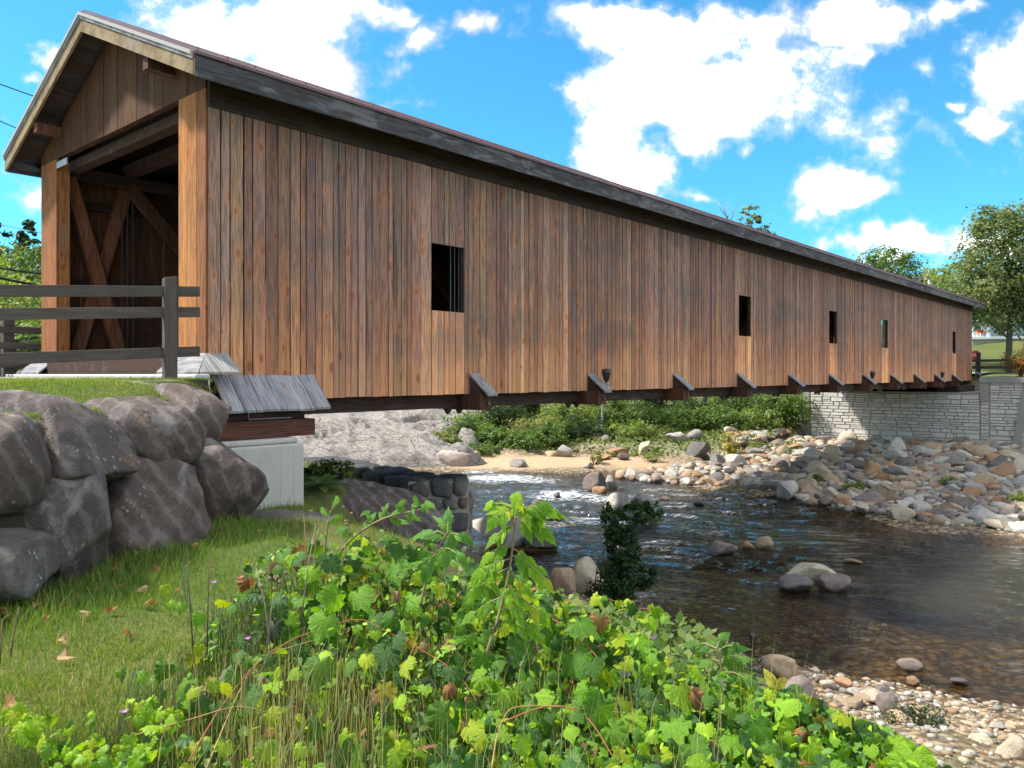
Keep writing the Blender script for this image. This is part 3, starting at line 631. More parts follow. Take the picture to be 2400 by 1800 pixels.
# far gravel bar, sand bar rocks
SB = [(1322,1082,38,36,'pale grey','round grey rock on the sand bar'),(1276,1060,26,26,'grey','upright dark rock among the bushes behind the sand bar'),(1345,1055,38,30,'purple grey','brownish rock under the bushes behind the sand bar'),(1295,1082,40,14,'tan','flat rock at the left of the round grey rock on the sand bar'),(1348,1075,28,10,'rusty brown','small orange stone right of the round grey rock on the sand bar'),
 (1398,1062,24,18,'tan','small brown rock at the right end of the sand bar bushes'),(1420,1066,30,22,'grey','grey rock beside the bushes at the right end of the sand bar'),(1440,1082,70,26,'rusty brown','long reddish slab at the upper end of the gravel bar'),(1415,1090,60,18,'rusty brown','low reddish slab in front of the long one on the gravel bar'),(1380,1102,30,16,'grey','grey stone at the waterline by the grass tuft'),(1462,1092,40,24,'purple grey','squat purple rock at the left of the gravel bar'),
 (1510,1082,34,36,'cream','pale pointed rock standing on the gravel bar'),(1590,1064,64,30,'pale grey','large white rock at the edge of the far bushes'),(1630,1062,42,36,'grey','grey block beside the large white rock at the bushes'),(1640,1090,60,40,'dark grey','dark mossy rock on the bank below the yellow sapling')]
for i, (px, py, wp, hp, c, lab) in enumerate(SB):
    Yd = 41.5 + (1100 - py) * .17; q = pix(px, py, Yd); z = hz(q.x, q.y); s = wp * Yd / 1850 / 2; hh = hp * Yd / 1850
    stone('shore_rock', (q.x, q.y, z + hh * .3), (s * 1.05, s * .9, hh * .95), c, 540 + i, rot=(0, 0, random.uniform(-.4, .4)), label=lab)

# riprap at the foot of the far abutment: the largest 300 are single rocks, the rest one mass
shore = [pixz(a, b, 0) for a, b in ((1440, 1112), (1540, 1122), (1640, 1130), (1760, 1142), (1880, 1168), (2000, 1192), (2130, 1212), (2260, 1224), (2420, 1240), (2600, 1262))] + [Vector((32, 9, 0))]
cand = []
tries = 0
def shore_y(x):
    for p_, q_ in zip(shore[:-1], shore[1:]):
        lo, hi = min(p_.x, q_.x), max(p_.x, q_.x)
        if lo <= x <= hi: return p_.y + (q_.y - p_.y) * (x - p_.x) / (q_.x - p_.x)
    return None
def on_riprap(x, y):
    sy = shore_y(x)
    if sy is None: return None
    t = (x - P0.x) * UX + (y - P0.y) * UY; wv = -(x - P0.x) * UY + (y - P0.y) * UX
    if t > 47.7 and wv < 9.2: return None
    d = y - sy
    if d < -1.5: return None
    px = 1200 + 1850 * x / y; py = 877 + 1850 * (EYE - .5) / y
    if px < 1700 and py < 1075 + (1700 - px) * .06: return None
    if y > 52: return None
    return d
rr = random.Random(11)
placed = []
def ripz(x, y, d): return max(hz(x, y), .02) + .02
# several size passes, no heavy overlap
for rad, count in ((.66, 60), (.48, 130), (.36, 260), (.26, 420)):
    k = 0; tr_ = 0
    while k < count and tr_ < 9000:
        tr_ += 1
        y = rr.uniform(24.5, 52); x = rr.uniform(5, .68 * y + 1)
        d = on_riprap(x, y)
        if d is None: continue
        if rad > .4 and x < 8.5: continue
        s = rad * rr.uniform(.8, 1.25)
        if any((x - a) ** 2 + (y - b) ** 2 < ((s + c_) * .72) ** 2 for a, b, c_, _ in placed): continue
        placed.append((x, y, s, d)); k += 1
placed.sort(key=lambda q: -q[2] / q[1])
names = list(RC)
wts = [5, 5, 4, 3.2, 4, 2, 4]
for i, (x, y, s, d) in enumerate(placed[:300]):
    c = rr.choices(names, wts)[0]
    z = ripz(x, y, d)
    zone = 'at the waterline' if d < 2 else ('high on the slope' if d > 11 else 'mid slope')
    o = stone('riprap_rock', (x, y, z + s * .22), (s * rr.uniform(.95, 1.2), s * rr.uniform(.85, 1.1), s * rr.uniform(.75, 1.15)), c, 600 + i, rot=(rr.uniform(-.5, .5), rr.uniform(-.5, .5), rr.uniform(0, 6.28)),
              label=f'{"large" if s > .5 else ("mid-sized" if s > .36 else "smaller")} {c} riprap boulder {zone}, {"by the gravel bar" if x < 12.5 else ("below the abutment centre" if x < 18 else "at the right picture edge")}', group='riprap boulders below the far abutment')
VV = []; FF = []; CC = []; nv = 0
small = [(x, y, s) for x, y, s, d in placed[300:]]
while len(small) < 4200:
    y = rr.uniform(24.5, 52); x = rr.uniform(5, .68 * y + 1); d = on_riprap(x, y)
    if d is None: continue
    small.append((x, y, rr.uniform(.08, .22) * (1 if rr.random() < .7 else 1.5)))
P1 = [rockverts(900 + i, 2, (1, .85, .65), cuts=5, depth=(.6, .9), rough=.03) for i in range(8)]
sm = np.array(small); szs = height(sm[:, 0], sm[:, 1])
for (x, y, s), z0 in zip(small, szs):
    v, f = P1[rr.randrange(8)]
    a_ = rr.uniform(0, 6.28); ca, sa = math.cos(a_), math.sin(a_); M = np.array([[ca, -sa, 0], [sa, ca, 0], [0, 0, 1]])
    VV.append((v * s) @ M.T + np.array([x, y, max(z0, 0) + s * .2])); FF.append(f + nv); nv += len(v)
    c = np.array(RC[rr.choices(names, wts)[0]]) * rr.uniform(.8, 1.2); CC.append(np.tile(c, (len(v), 1)))
def attr_rock(name):
    g = mat(name); c = g.attr('col'); o = g.coord('Object'); n = g.noise(o, 7.0, 5, .65)
    c = g.mix(.6, c, g.mix(1.0, c, g.mix(n, (.4,.4,.4), (1.6,1.6,1.55)), 'MULTIPLY'))
    g.out(g.pbr(c, .85, g.bump(n, .6, .03), .25))
attr_rock('small_rock')
tag(link('small_riprap', fastmesh('small_riprap', np.concatenate(VV), np.concatenate(FF), np.concatenate(CC), True), 'small_rock'), 'small stones and cobbles filling the riprap slope', 'stones', kind='stuff')

# pebbles of the near beach
VV = []; FF = []; CC = []; nv = 0; pts = []
while len(pts) < 5200:
    y = rr.uniform(8.3, 18); x = rr.uniform(.5, 9.5)
    if x / y > .70: continue
    pts.append((x, y))
pz = height(np.array(pts)[:, 0], np.array(pts)[:, 1])
P2 = [rockverts(950 + i, 1, (1, .8, .6), cuts=2, rough=.0) for i in range(6)]
for (x, y), z0 in zip(pts, pz):
    if z0 > .55 or z0 < -.16: continue
    s = .018 + .07 * rr.random() ** 3
    v, f = P2[rr.randrange(6)]; a_ = rr.uniform(0, 6.28); ca, sa = math.cos(a_), math.sin(a_); M = np.array([[ca, -sa, 0], [sa, ca, 0], [0, 0, 1]])
    VV.append((v * s) @ M.T + np.array([x, y, z0 + s * .2])); FF.append(f + nv); nv += len(v)
    c = np.array(RC[rr.choices(names, [3, 4, 4, 2.5, 2, 1, 5])[0]]) * rr.uniform(.7, 1.15); CC.append(np.tile(c, (len(v), 1)))
tag(link('beach_pebbles', fastmesh('beach_pebbles', np.concatenate(VV), np.concatenate(FF), np.concatenate(CC), True), 'small_rock'), 'mixed small pebbles on the near river beach', 'pebbles', kind='stuff')

# bedrock ledge on the far bank, left
ex = np.linspace(-20, 0.2, 190); ey = np.linspace(40.8, 78, 200); XX, YY = np.meshgrid(ex, ey)
Pn = np.stack([XX.ravel(), YY.ravel(), 0 * XX.ravel()], 1)
prof = sst(41.6, 43.0, YY) * .8 + np.clip((YY - 43) / 30, 0, 1) * 2.6 - .45
band = SN(31, .45)(Pn).reshape(XX.shape) * .5 + SN(36, 1.6)(Pn).reshape(XX.shape) * .09 + XX * .07 + YY * .24
band = band * 1.15; st = np.floor(band) + sst(.0, .07, band - np.floor(band))
rg = np.abs(SN(32, 1.1)(Pn)).reshape(XX.shape)
H = prof + .95 * (st - band) + .5 * (1 - rg) * .6 + .07 * SN(33, 3.5)(Pn).reshape(XX.shape) + .035 * SN(34, 8.0)(Pn).reshape(XX.shape)
edge = sst(.2, -2.6, XX + .35 * SN(35, .8)(Pn).reshape(XX.shape)) ; H = H * edge + (-1.2) * (1 - edge); front = sst(41.0, 42.3, YY + .3 * SN(37, .9)(Pn).reshape(XX.shape)); H = H * front - 1.0 * (1 - front)
idx = np.arange(XX.size).reshape(XX.shape); F = np.stack([idx[:-1, :-1], idx[:-1, 1:], idx[1:, 1:], idx[1:, :-1]], -1).reshape(-1, 4)
tag(link('bedrock_ledge', fastmesh('bedrock_ledge', np.stack([XX.ravel(), YY.ravel(), H.ravel()], 1), F, smooth=True), 'ledge_rock'), 'pale layered bedrock ledge sloping into the river beyond the bridge', 'rock ledge')
v, f = rockverts(77, 4, (1.35, .8, .62), k=2.4, cuts=5, rough=.06); o = link('shore_rock', fastmesh('shore_rock', v, f, smooth=True), 'river_rock'); o.location = pix(1075, 1076, 43); o.rotation_euler = (0, 0, .2); o.color = (.40, .32, .27, 1)
tag(o, 'cracked pinkish rock at the river end of the bedrock ledge', 'rock')

# ------------------------------------------------------------------ covered bridge
BR = empty('covered_bridge', P0, TH)
tag(BR, 'long brown timber covered bridge with vertical board siding spanning the river', 'covered bridge')
LB = 53.1; WB = 7.0
def part(name, m, mb, parent=BR, smooth=False, color=None):
    o = mb.build(name, m, parent, smooth)
    if color: o.color = (*color, 1)
    return o
def board_z(x0, x1, y0, y1, z0, z1, rr, wob=.004):
    """upright board, edges slightly uneven, face proud by y0"""
    zs = [z0, z0 + (z1 - z0) * .33, z0 + (z1 - z0) * .66, z1]; v = []; f = []
    dy = rr.uniform(-.006, .006)
    for z in zs:
        a, b = rr.uniform(-wob, wob), rr.uniform(-wob, wob)
        v += [(x0 + a, y0 + dy, z), (x1 + b, y0 + dy, z), (x1 + b, y1, z), (x0 + a, y1, z)]
    for i in range(3):
        for j in range(4):
            f.append((i*4 + j, i*4 + (j+1) % 4, i*4 + 4 + (j+1) % 4, i*4 + 4 + j))
    f += [(3, 2, 1, 0), (12, 13, 14, 15)]
    m_ = MB(); m_.v = v; m_.f = f; return m_
WIN = [(4.65, 5.57), (18.36, 19.30), (26.69, 27.62), (33.70, 34.64), (47.68, 48.60)]
WZ = (1.265, 2.60)
rb = random.Random(5)
wall = part('side_wall', 'dark_timber', MB().box(.05, LB - .05, .10, .16, .35, .50).box(.05, LB - .05, .10, .16, 2.75, 2.9).box(.05, LB - .05, .1, .16, 3.9, 4.1))
# board edges: break at the window edges
edges = [0.0]
stops = sorted([e for w2 in WIN for e in w2] + [LB])
for s_ in stops:
    while s_ - edges[-1] > .01:
        wd = rb.choice([.12, .14, .16, .18, .2, .23])
        rem = s_ - edges[-1]
        if rem < .34: wd = rem
        elif rem - wd < .13: wd = rem / 2
        edges.append(edges[-1] + wd)
FR = 4.10; nb_ = 30; far_boards = MB()
for x0, x1 in zip(edges[:-1], edges[1:]):
    gp = rb.choice([.014, .018, .022, .03]) / 2; zb = -.41 + rb.uniform(-.008, .008)
    if x1 < 1.96: zb = -.05
    y0 = -.032
    inw = [w2 for w2 in WIN if x0 >= w2[0] - .01 and x1 <= w2[1] + .01]
    if inw:
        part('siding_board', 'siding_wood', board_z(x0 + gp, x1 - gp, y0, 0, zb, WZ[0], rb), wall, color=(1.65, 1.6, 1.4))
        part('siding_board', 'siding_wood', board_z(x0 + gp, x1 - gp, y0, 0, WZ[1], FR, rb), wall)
    elif rb.random() < .06 and x1 > 8:        # repaired foot
        zc = rb.choice([.05, .12, .3])
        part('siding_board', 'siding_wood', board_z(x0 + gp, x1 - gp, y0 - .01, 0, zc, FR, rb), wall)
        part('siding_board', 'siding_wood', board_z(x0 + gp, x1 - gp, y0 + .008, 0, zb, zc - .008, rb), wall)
    else:
        k = rb.choice([.82, .88, .94, 1.0, 1.06, 1.14])
        if x0 > 43.5 and nb_ >= 296: m_ = board_z(x0 + gp, x1 - gp, y0, 0, zb, FR, rb); far_boards.add(m_.v, m_.f); continue
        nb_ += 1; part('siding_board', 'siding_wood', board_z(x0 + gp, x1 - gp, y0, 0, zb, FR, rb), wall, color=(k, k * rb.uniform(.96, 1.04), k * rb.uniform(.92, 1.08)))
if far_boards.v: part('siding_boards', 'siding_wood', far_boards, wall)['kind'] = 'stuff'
for x0, x1 in WIN:      # window lining
    part('window_frame', 'dark_timber', MB().box(x0 - .06, x0, .002, .09, WZ[0] - .06, WZ[1] + .06).box(x1, x1 + .06, .002, .09, WZ[0] - .06, WZ[1] + .06).box(x0, x1, .002, .09, WZ[0] - .06, WZ[0]).box(x0, x1, .002, .09, WZ[1], WZ[1] + .06), wall)
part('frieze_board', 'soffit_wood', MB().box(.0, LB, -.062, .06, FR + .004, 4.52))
# far side wall: boards seen through the portal one by one, the rest as one part
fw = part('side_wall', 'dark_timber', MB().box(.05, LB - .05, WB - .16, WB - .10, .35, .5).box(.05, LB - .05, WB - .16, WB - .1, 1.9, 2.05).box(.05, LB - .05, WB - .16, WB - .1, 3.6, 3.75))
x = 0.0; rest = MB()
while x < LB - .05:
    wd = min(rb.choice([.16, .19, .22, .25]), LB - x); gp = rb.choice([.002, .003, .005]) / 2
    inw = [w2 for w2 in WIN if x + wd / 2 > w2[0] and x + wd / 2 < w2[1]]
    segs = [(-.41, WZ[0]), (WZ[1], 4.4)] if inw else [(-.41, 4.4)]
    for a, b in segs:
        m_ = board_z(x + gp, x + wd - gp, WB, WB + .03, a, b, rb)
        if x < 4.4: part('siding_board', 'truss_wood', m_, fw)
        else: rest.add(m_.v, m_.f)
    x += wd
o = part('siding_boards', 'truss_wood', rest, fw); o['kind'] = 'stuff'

# gable and portal
SL = (6.40 - 4.61) / 4.1            # roof slope
def roof_u(y): return 4.30 + SL * (min(y, WB - y) + .6)      # underside height of the roof at y
gab = part('gable', 'dark_timber', MB().box(.03, .12, .1, WB - .1, 4.42, 4.60))
def gable_boards(xa, xb, parent, y_from=0.0):
    y = 0.0
    while y < WB - .01:
        wd = min(rb.choice([.2, .24, .28, .31]), WB - y)
        if WB - y - wd < .1: wd = WB - y
        gp = .004; a, b = y + gp, y + wd - gp; za, zb_ = roof_u(a) + .02, roof_u(b) + .02; d = rb.uniform(-.006, .004)
        v = [(xa + d, a, 4.40), (xb, a, 4.40), (xb, b, 4.40), (xa + d, b, 4.40), (xa + d, a, za), (xb, a, za), (xb, b, zb_), (xa + d, b, zb_)]
        part('gable_board', 'portal_wood' if xa < 1 else 'siding_wood', MB().add(v, [q[::-1] for q in BOXF]), parent, color=(.27, .285, .33))
        y += wd
gable_boards(-.03, .02, gab)
gb2 = part('gable', 'dark_timber', MB().box(LB - .12, LB - .03, .1, WB - .1, 4.42, 4.6)); gable_boards(LB + .03, LB - .02, gb2)
for ya, yb, sgn in ((0, .87, 1), (WB - .87, WB, -1)):
    post = part('portal_post', 'dark_timber', MB().box(.03, .16, ya + .06, yb - .06, 0, 4.36))
    n = 3; e = [ya + (yb - ya) * i / n for i in range(n + 1)]
    for i in range(n):
        part('post_board', 'portal_wood', board_z(0, 1, 0, 1, .0, 4.395, rb) if False else MB().add(*hexa(boxv(-.03 + rb.uniform(-.003, .003), .02, e[i] + .003, e[i+1] - .003, .02, 4.396))), post)
    yj = yb if sgn > 0 else ya
    part('jamb_board', 'portal_wood', MB().box(.022, .22, min(yj, yj - sgn * .035), max(yj, yj - sgn * .035), .02, 4.36), post)
    part('metal_plate', 'bracket_metal', MB().box(-.035, -.005, yj + sgn * .01, yj + sgn * .55, 4.20, 4.33) if sgn < 0 else MB().box(.23, .25, yj - .1, yj - .02, 4.1, 4.2), post)
part('portal_header', 'dark_timber', MB().box(.22, .45, .1, WB - .1, 4.2, 4.39))
part('threshold_beam', 'dark_timber', MB().box(-.22, .05, .9, 6.1, -.02, .27))
# flared base boards around the posts
for m1 in (0, 1):
    f_ = lambda y: y if m1 == 0 else WB - y
    fl = lambda q: q if m1 == 0 else [tuple(r_[::-1]) for r_ in q]
    v = [(-.05, f_(-.035), .29), (.32, f_(-.035), .29), (.32, f_(-.45), .0), (-.36, f_(-.45), .0)]; u = [(a, b, c + .035) for a, b, c in v]
    part('base_flare', 'grey_wood_y', MB().add(v + u, fl([(0, 1, 2, 3), (7, 6, 5, 4), (0, 4, 5, 1), (1, 5, 6, 2), (2, 6, 7, 3), (3, 7, 4, 0)])))
    v = [(-.05, f_(.9), .29), (-.05, f_(-.03), .29), (-.375, f_(-.45), .0), (-.375, f_(.9), .0)]; u = [(a, b, c + .035) for a, b, c in v]
    part('base_flare', 'grey_wood_y', MB().add(v + u, fl([(0, 1, 2, 3), (7, 6, 5, 4), (0, 4, 5, 1), (1, 5, 6, 2), (2, 6, 7, 3), (3, 7, 4, 0)])))
v = [(LB - .3, -.035, .3), (LB + .05, -.035, .3), (LB + .4, -.5, -.05), (LB - .3, -.5, -.05)]; u = [(a, b, c + .035) for a, b, c in v]
part('base_flare', 'grey_wood_y', MB().add(v + u, [(0, 1, 2, 3), (7, 6, 5, 4), (0, 4, 5, 1), (1, 5, 6, 2), (2, 6, 7, 3), (3, 7, 4, 0)]))

# roof
X0, X1 = -.5, 54.15; RZ = 4.66 + SL * 4.1
for sgn in (0, 1):
    f_ = lambda y: y if sgn == 0 else WB - y
    v = []
    for x in (X0, X1):
        v += [(x, f_(-.6), 4.64), (x, f_(3.5), RZ - .02), (x, f_(3.5), RZ - .10), (x, f_(-.6), 4.56)]
    rf = part('roof_slope', 'soffit_wood', MB().add(v, [(0, 1, 2, 3)[::-1], (4, 5, 6, 7), (0, 4, 5, 1), (1, 5, 6, 2), (2, 6, 7, 3), (3, 7, 4, 0)]))
    v = []
    for x in (X0 - .03, X1 + .03):
        v += [(x, f_(-.645), 4.645), (x, f_(3.5), RZ + .012), (x, f_(3.5), RZ - .015), (x, f_(-.645), 4.60)]
    part('metal_sheet', 'roof_metal', MB().add(v, [(0, 1, 2, 3)[::-1], (4, 5, 6, 7), (0, 4, 5, 1), (1, 5, 6, 2), (2, 6, 7, 3), (3, 7, 4, 0)]), rf)
    m_ = MB(); n = 120
    for i in range(n + 1):
        x = X0 + .03 + (X1 - X0 - .06) * i / n
        a = [(x - .012, f_(-.63), 4.662), (x + .012, f_(-.63), 4.662), (x + .012, f_(3.48), RZ + .01), (x - .012, f_(3.48), RZ + .01)]
        m_.add(a + [(p_[0], p_[1], p_[2] + .035) for p_ in a], BOXF)
    o = part('standing_seams', 'roof_metal', m_, rf); o['kind'] = 'stuff'
    # rake boards with stepped pale trim
    for nm, mt, xo, h0, h1 in (('rake_board', 'rake_wood', 0.0, -.36, -.075), ('rake_trim', 'grey_wood_y', -.022, -.13, -.07), ('rake_trim', 'pale_metal', -.045, -.075, -.02)):
        v = []
        for y, zt in ((-.6, 4.66), (3.5, RZ)):
            v += [(X0 - .035 + xo, f_(y), zt + h0), (X0 + .012, f_(y), zt + h0), (X0 + .012, f_(y), zt + h1), (X0 - .035 + xo, f_(y), zt + h1)]
        part(nm, mt, MB().add(v, [(0, 1, 2, 3), (7, 6, 5, 4), (0, 4, 5, 1), (1, 5, 6, 2), (2, 6, 7, 3), (3, 7, 4, 0)]), rf, color=(1.15, 1.15, 1.15) if nm == 'rake_trim' else None)
    v = []
    for y, zt in ((-.6, 4.66), (3.5, RZ)):
        v += [(X1 - .012, f_(y), zt - .36), (X1 + .03, f_(y), zt - .36), (X1 + .03, f_(y), zt - .03), (X1 - .012, f_(y), zt - .03)]
    part('rake_board', 'grey_wood_y', MB().add(v, [(0, 1, 2, 3), (7, 6, 5, 4), (0, 4, 5, 1), (1, 5, 6, 2), (2, 6, 7, 3), (3, 7, 4, 0)]), rf)
    # eave fascia in lengths
    x = X0; k = 0
    while x < X1 - .1:
        ln = [5.6, 4.9, 5.2, 4.6][k % 4] if k else 5.7; x2 = min(X1, x + ln); ya, yb = (-.61, -.57)
        if sgn: ya, yb = WB + .57, WB + .61
        part('fascia_board', 'grey_wood_x', MB().box(x + .003, x2 - .003, ya - rb.uniform(0, .008), yb, 4.29, 4.622), rf); x = x2; k += 1
    # soffit
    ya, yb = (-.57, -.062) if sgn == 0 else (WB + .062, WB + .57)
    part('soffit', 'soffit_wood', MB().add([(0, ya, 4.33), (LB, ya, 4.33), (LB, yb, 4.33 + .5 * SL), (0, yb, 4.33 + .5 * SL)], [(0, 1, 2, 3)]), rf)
for y in (1.05, WB - 1.05):
    zz = roof_u(y) - .02
    part('lookout_beam', 'truss_wood', MB().box(X0 + .02, .3, y - .09, y + .09, zz - .19, zz - .01))

# trusses: chords, end X, braces, iron rods, deck
PT = [.32, 1.58] + [5.76 + 4.18 * i for i in range(11)] + [51.6]
for yc in (.42, 6.58):
    part('bottom_chord', 'dark_timber', MB().box(.1, LB - .1, yc - .17, yc + .17, -.70, -.36))
    part('top_chord', 'dark_timber', MB().box(.1, LB - .1, yc - .15, yc + .15, 4.12, 4.38))
    for i in range(len(PT) - 1):
        a, b = PT[i], PT[i + 1]
        for s2, (p_, q_) in enumerate((((a, -.3), (b, 4.15)), ((b, -.3), (a, 4.15)))):
            yy = yc + (-.09 if s2 else .09); wd = .13
            d = Vector((q_[0] - p_[0], q_[1] - p_[1])).normalized(); nx_, nz_ = -d.y * wd, d.x * wd
            v = [(p_[0] - nx_, yy - .08, p_[1] - nz_), (p_[0] + nx_, yy - .08, p_[1] + nz_), (p_[0] + nx_, yy + .08, p_[1] + nz_), (p_[0] - nx_, yy + .08, p_[1] - nz_),
                 (q_[0] - nx_, yy - .08, q_[1] - nz_), (q_[0] + nx_, yy - .08, q_[1] + nz_), (q_[0] + nx_, yy + .08, q_[1] + nz_), (q_[0] - nx_, yy + .08, q_[1] - nz_)]
            part('brace', 'truss_wood', MB().add(v, BOXF), color=(1.5, 1.4, 1.3) if i == 0 else None)
    for i, a in enumerate(PT[1:-1]):
        m_ = MB()
        for dx_ in (-.12, 0, .12): m_.tube([(a + dx_, yc + .02, -.72), (a + dx_, yc + .02, 4.4)], .016, 5)
        part('iron_rods', 'iron', m_)
part('deck', 'dark_timber', MB().box(-.25, LB + .2, .62, 6.38, -.35, -.02))
for i, a in enumerate(PT[1:]):
    if i % 1 == 0: part('tie_beam', 'dark_timber', MB().box(a - .12, a + .12, .2, WB - .2, 4.385, 4.62))
# floor beams with little sloping covers
for i in range(11):
    t = 5.76 + 4.18 * i
    fb = part('floor_beam', 'truss_wood', MB().box(t - .10, t + .22, -.40, WB + .4, -.74, -.42), color=(.75, .7, .75))
    k = .28
    v = [(t - .05, -.04, -.03), (t + .25, -.04, -.03), (t + .25, -.56, -.45), (t - .05, -.56, -.45)]; u = [(a, b + .0, c + .045) for a, b, c in v]
    part('cover_board', 'grey_wood_y', MB().add(v + u, [(0, 1, 2, 3), (7, 6, 5, 4), (0, 4, 5, 1), (1, 5, 6, 2), (2, 6, 7, 3), (3, 7, 4, 0)]), fb)
    part('cheek', 'dark_timber', MB().add([(t - .04, -.035, -.42), (t + .24, -.035, -.42), (t + .24, -.42, -.42), (t - .04, -.42, -.42), (t - .04, -.035, -.04), (t + .24, -.035, -.04), (t + .24, -.10, -.10), (t - .04, -.10, -.10)], [q[::-1] for q in BOXF]), fb)
    m_ = MB()
    for yc in (.42,):
        for dx_ in (-.28, .06): m_.tube([(t + dx_ + .05, yc, -.84), (t + dx_ + .05, yc, -.70)], [.03, .11], 8)
    part('rod_nuts', 'iron', m_, fb)
    part('bolt', 'iron', MB().tube([(t + .12, -.44, -.6), (t + .12, -.40, -.6)], .035, 6), fb)
# bearing timbers and their board cover at the near end
part('bearing_timber', 'red_timber', MB().box(-.2, 1.64, -.45, .25, -1.0, -.73))
part('bearing_timber', 'dark_timber', MB().box(-.2, 1.5, -.36, .6, -.72, -.47))
part('bearing_timber', 'dark_timber', MB().box(-.2, 1.64, 6.3, 7.4, -1.0, -.47))
part('conduit', 'bracket_metal', MB().tube([(.45, -.42, -.58), (.45, -.42, -.70), (1.2, -.42, -.70)], .012, 5))
x = .04; k = 0
for wd in (.28, .33, .31, .33, .30, .31):
    d = rb.uniform(-.008, .008)
    v = [(x, -.036, -.05 + d), (x + wd - .008, -.036, -.05 + d), (x + wd - .008 - .03, -.58 + rb.uniform(-.01, .01), -.585 + d), (x - .03, -.58, -.585 + d)]; u = [(a, b - .01, c + .035) for a, b, c in v]
    part('cover_board', 'grey_wood_y', MB().add(v + u, [(0, 1, 2, 3), (7, 6, 5, 4), (0, 4, 5, 1), (1, 5, 6, 2), (2, 6, 7, 3), (3, 7, 4, 0)]), color=(1.15, 1.15, 1.18)); x += wd
part('bearing_timber', 'dark_timber', MB().box(47.9, LB, -.3, .9, -1.08, -.72))
part('bearing_timber', 'dark_timber', MB().box(47.9, LB, 6.1, 7.3, -1.08, -.72))

# floodlights clamped on the beam covers
for i, (k, lab) in enumerate(((1, 'black floodlight on the cover of the second floor beam'), (6, 'small black floodlight on a beam cover beyond the third window'), (9, 'small black floodlight on a beam cover near the far end'))):
    t = 5.76 + 4.18 * k + .3
    fl_ = empty('floodlight', bl(t, -.42, -.30), TH); tag(fl_, lab, 'floodlight', 'floodlights along the bridge')
    MB().tube([(0, 0, -.03), (0, 0, .08), (0, .05, .12)], .025, 6).box(-.06, .06, -.05, .05, -.05, -.02).build('bracket', 'bracket_metal', fl_)
    MB().tube([(.02, .06, .10), (-.02, .05, .16), (-.06, .02, .34), (-.075, .005, .40)], [.03, .07, .115, .12], 12).build('lamp_head', 'lamp_body', fl_, True)

# ------------------------------------------------------------------ near concrete abutment
ab = empty('concrete_abutment', bl(0, 0, -2.4), TH); tag(ab, 'pale board-marked concrete abutment under the near end of the bridge', 'abutment')
def bev(o, wd=.02, seg=2):
    m_ = o.modifiers.new('bevel', 'BEVEL'); m_.width = wd; m_.segments = seg; return o
bev(MB().box(-.52, -.29, -.65, 7.65, .9, 2.40).build('backwall', 'concrete', ab), .025)
bev(MB().box(-.50, 1.30, -.65, 7.65, -.6, 1.30).build('seat', 'concrete', ab), .03)
bev(MB().box(-.28, 1.24, -.58, 7.6, 1.303, 1.39).build('wash', 'concrete', ab), .03)
m_ = MB()
for x in (.25, .86, 1.1): m_.box(x, x + .008, -.653, -.64, -.5, 1.25)
m_.build('form_marks', 'concrete', ab)

# ------------------------------------------------------------------ far abutment faced with stone
fa = empty('stone_faced_abutment', bl(47.6, 0, -5.2), TH); tag(fa, 'pale stone-faced concrete abutment with wing wall under the far end of the bridge', 'abutment')
# local: x into the bank, y across, z from base (0) ; bearing shelf at z = 4.0, wing coping at 5.05
ZB = 5.2
MB().box(.06, 6.4, -1.5, 8.6, -.5, 3.98).build('core', 'joint', fa)
MB().box(.02, 6.4, -1.9, 9.1, 3.985, 4.10).build('bearing_shelf', 'old_concrete', fa)
MB().box(.06, 1.2, -14, -1.52, -.5, 4.9).build('wing_core', 'joint', fa)
MB().add([(-.10, 8.55, -.5), (-.10, 9.35, -.5), (.9, 9.35, -.5), (.9, 8.55, -.5), (-.02, 8.62, 3.98), (-.02, 9.0, 3.98), (.9, 9.0, 3.98), (.9, 8.62, 3.98)], [q[::-1] for q in BOXF]).build('corner_strip', 'old_concrete', fa)
MB().box(-.06, 1.0, -1.98, -1.52, 3.6, 4.9).build('pilaster', 'old_concrete', fa)
MB().box(-.10, 1.25, -4.05, -1.50, 4.70, 5.03).build('coping', 'old_concrete', fa)
MB().box(-.11, -.10, -2.25, -1.98, 4.86, 4.93).build('plate', 'teal_paint', fa)
MB().add([(-.30, -2.95, -.5), (-.30, -3.35, -.5), (.1, -3.35, -.5), (.1, -2.95, -.5), (-.05, -3.75, 4.695), (-.05, -4.1, 4.695), (.1, -4.1, 4.695), (.1, -3.75, 4.695)], BOXF).build('buttress', 'old_concrete', fa)
MB().box(-.06, 1.25, -14, -4.055, 4.60, 4.96).build('coping', 'old_concrete', fa)
rs = random.Random(21); nst = 0; extra = MB()
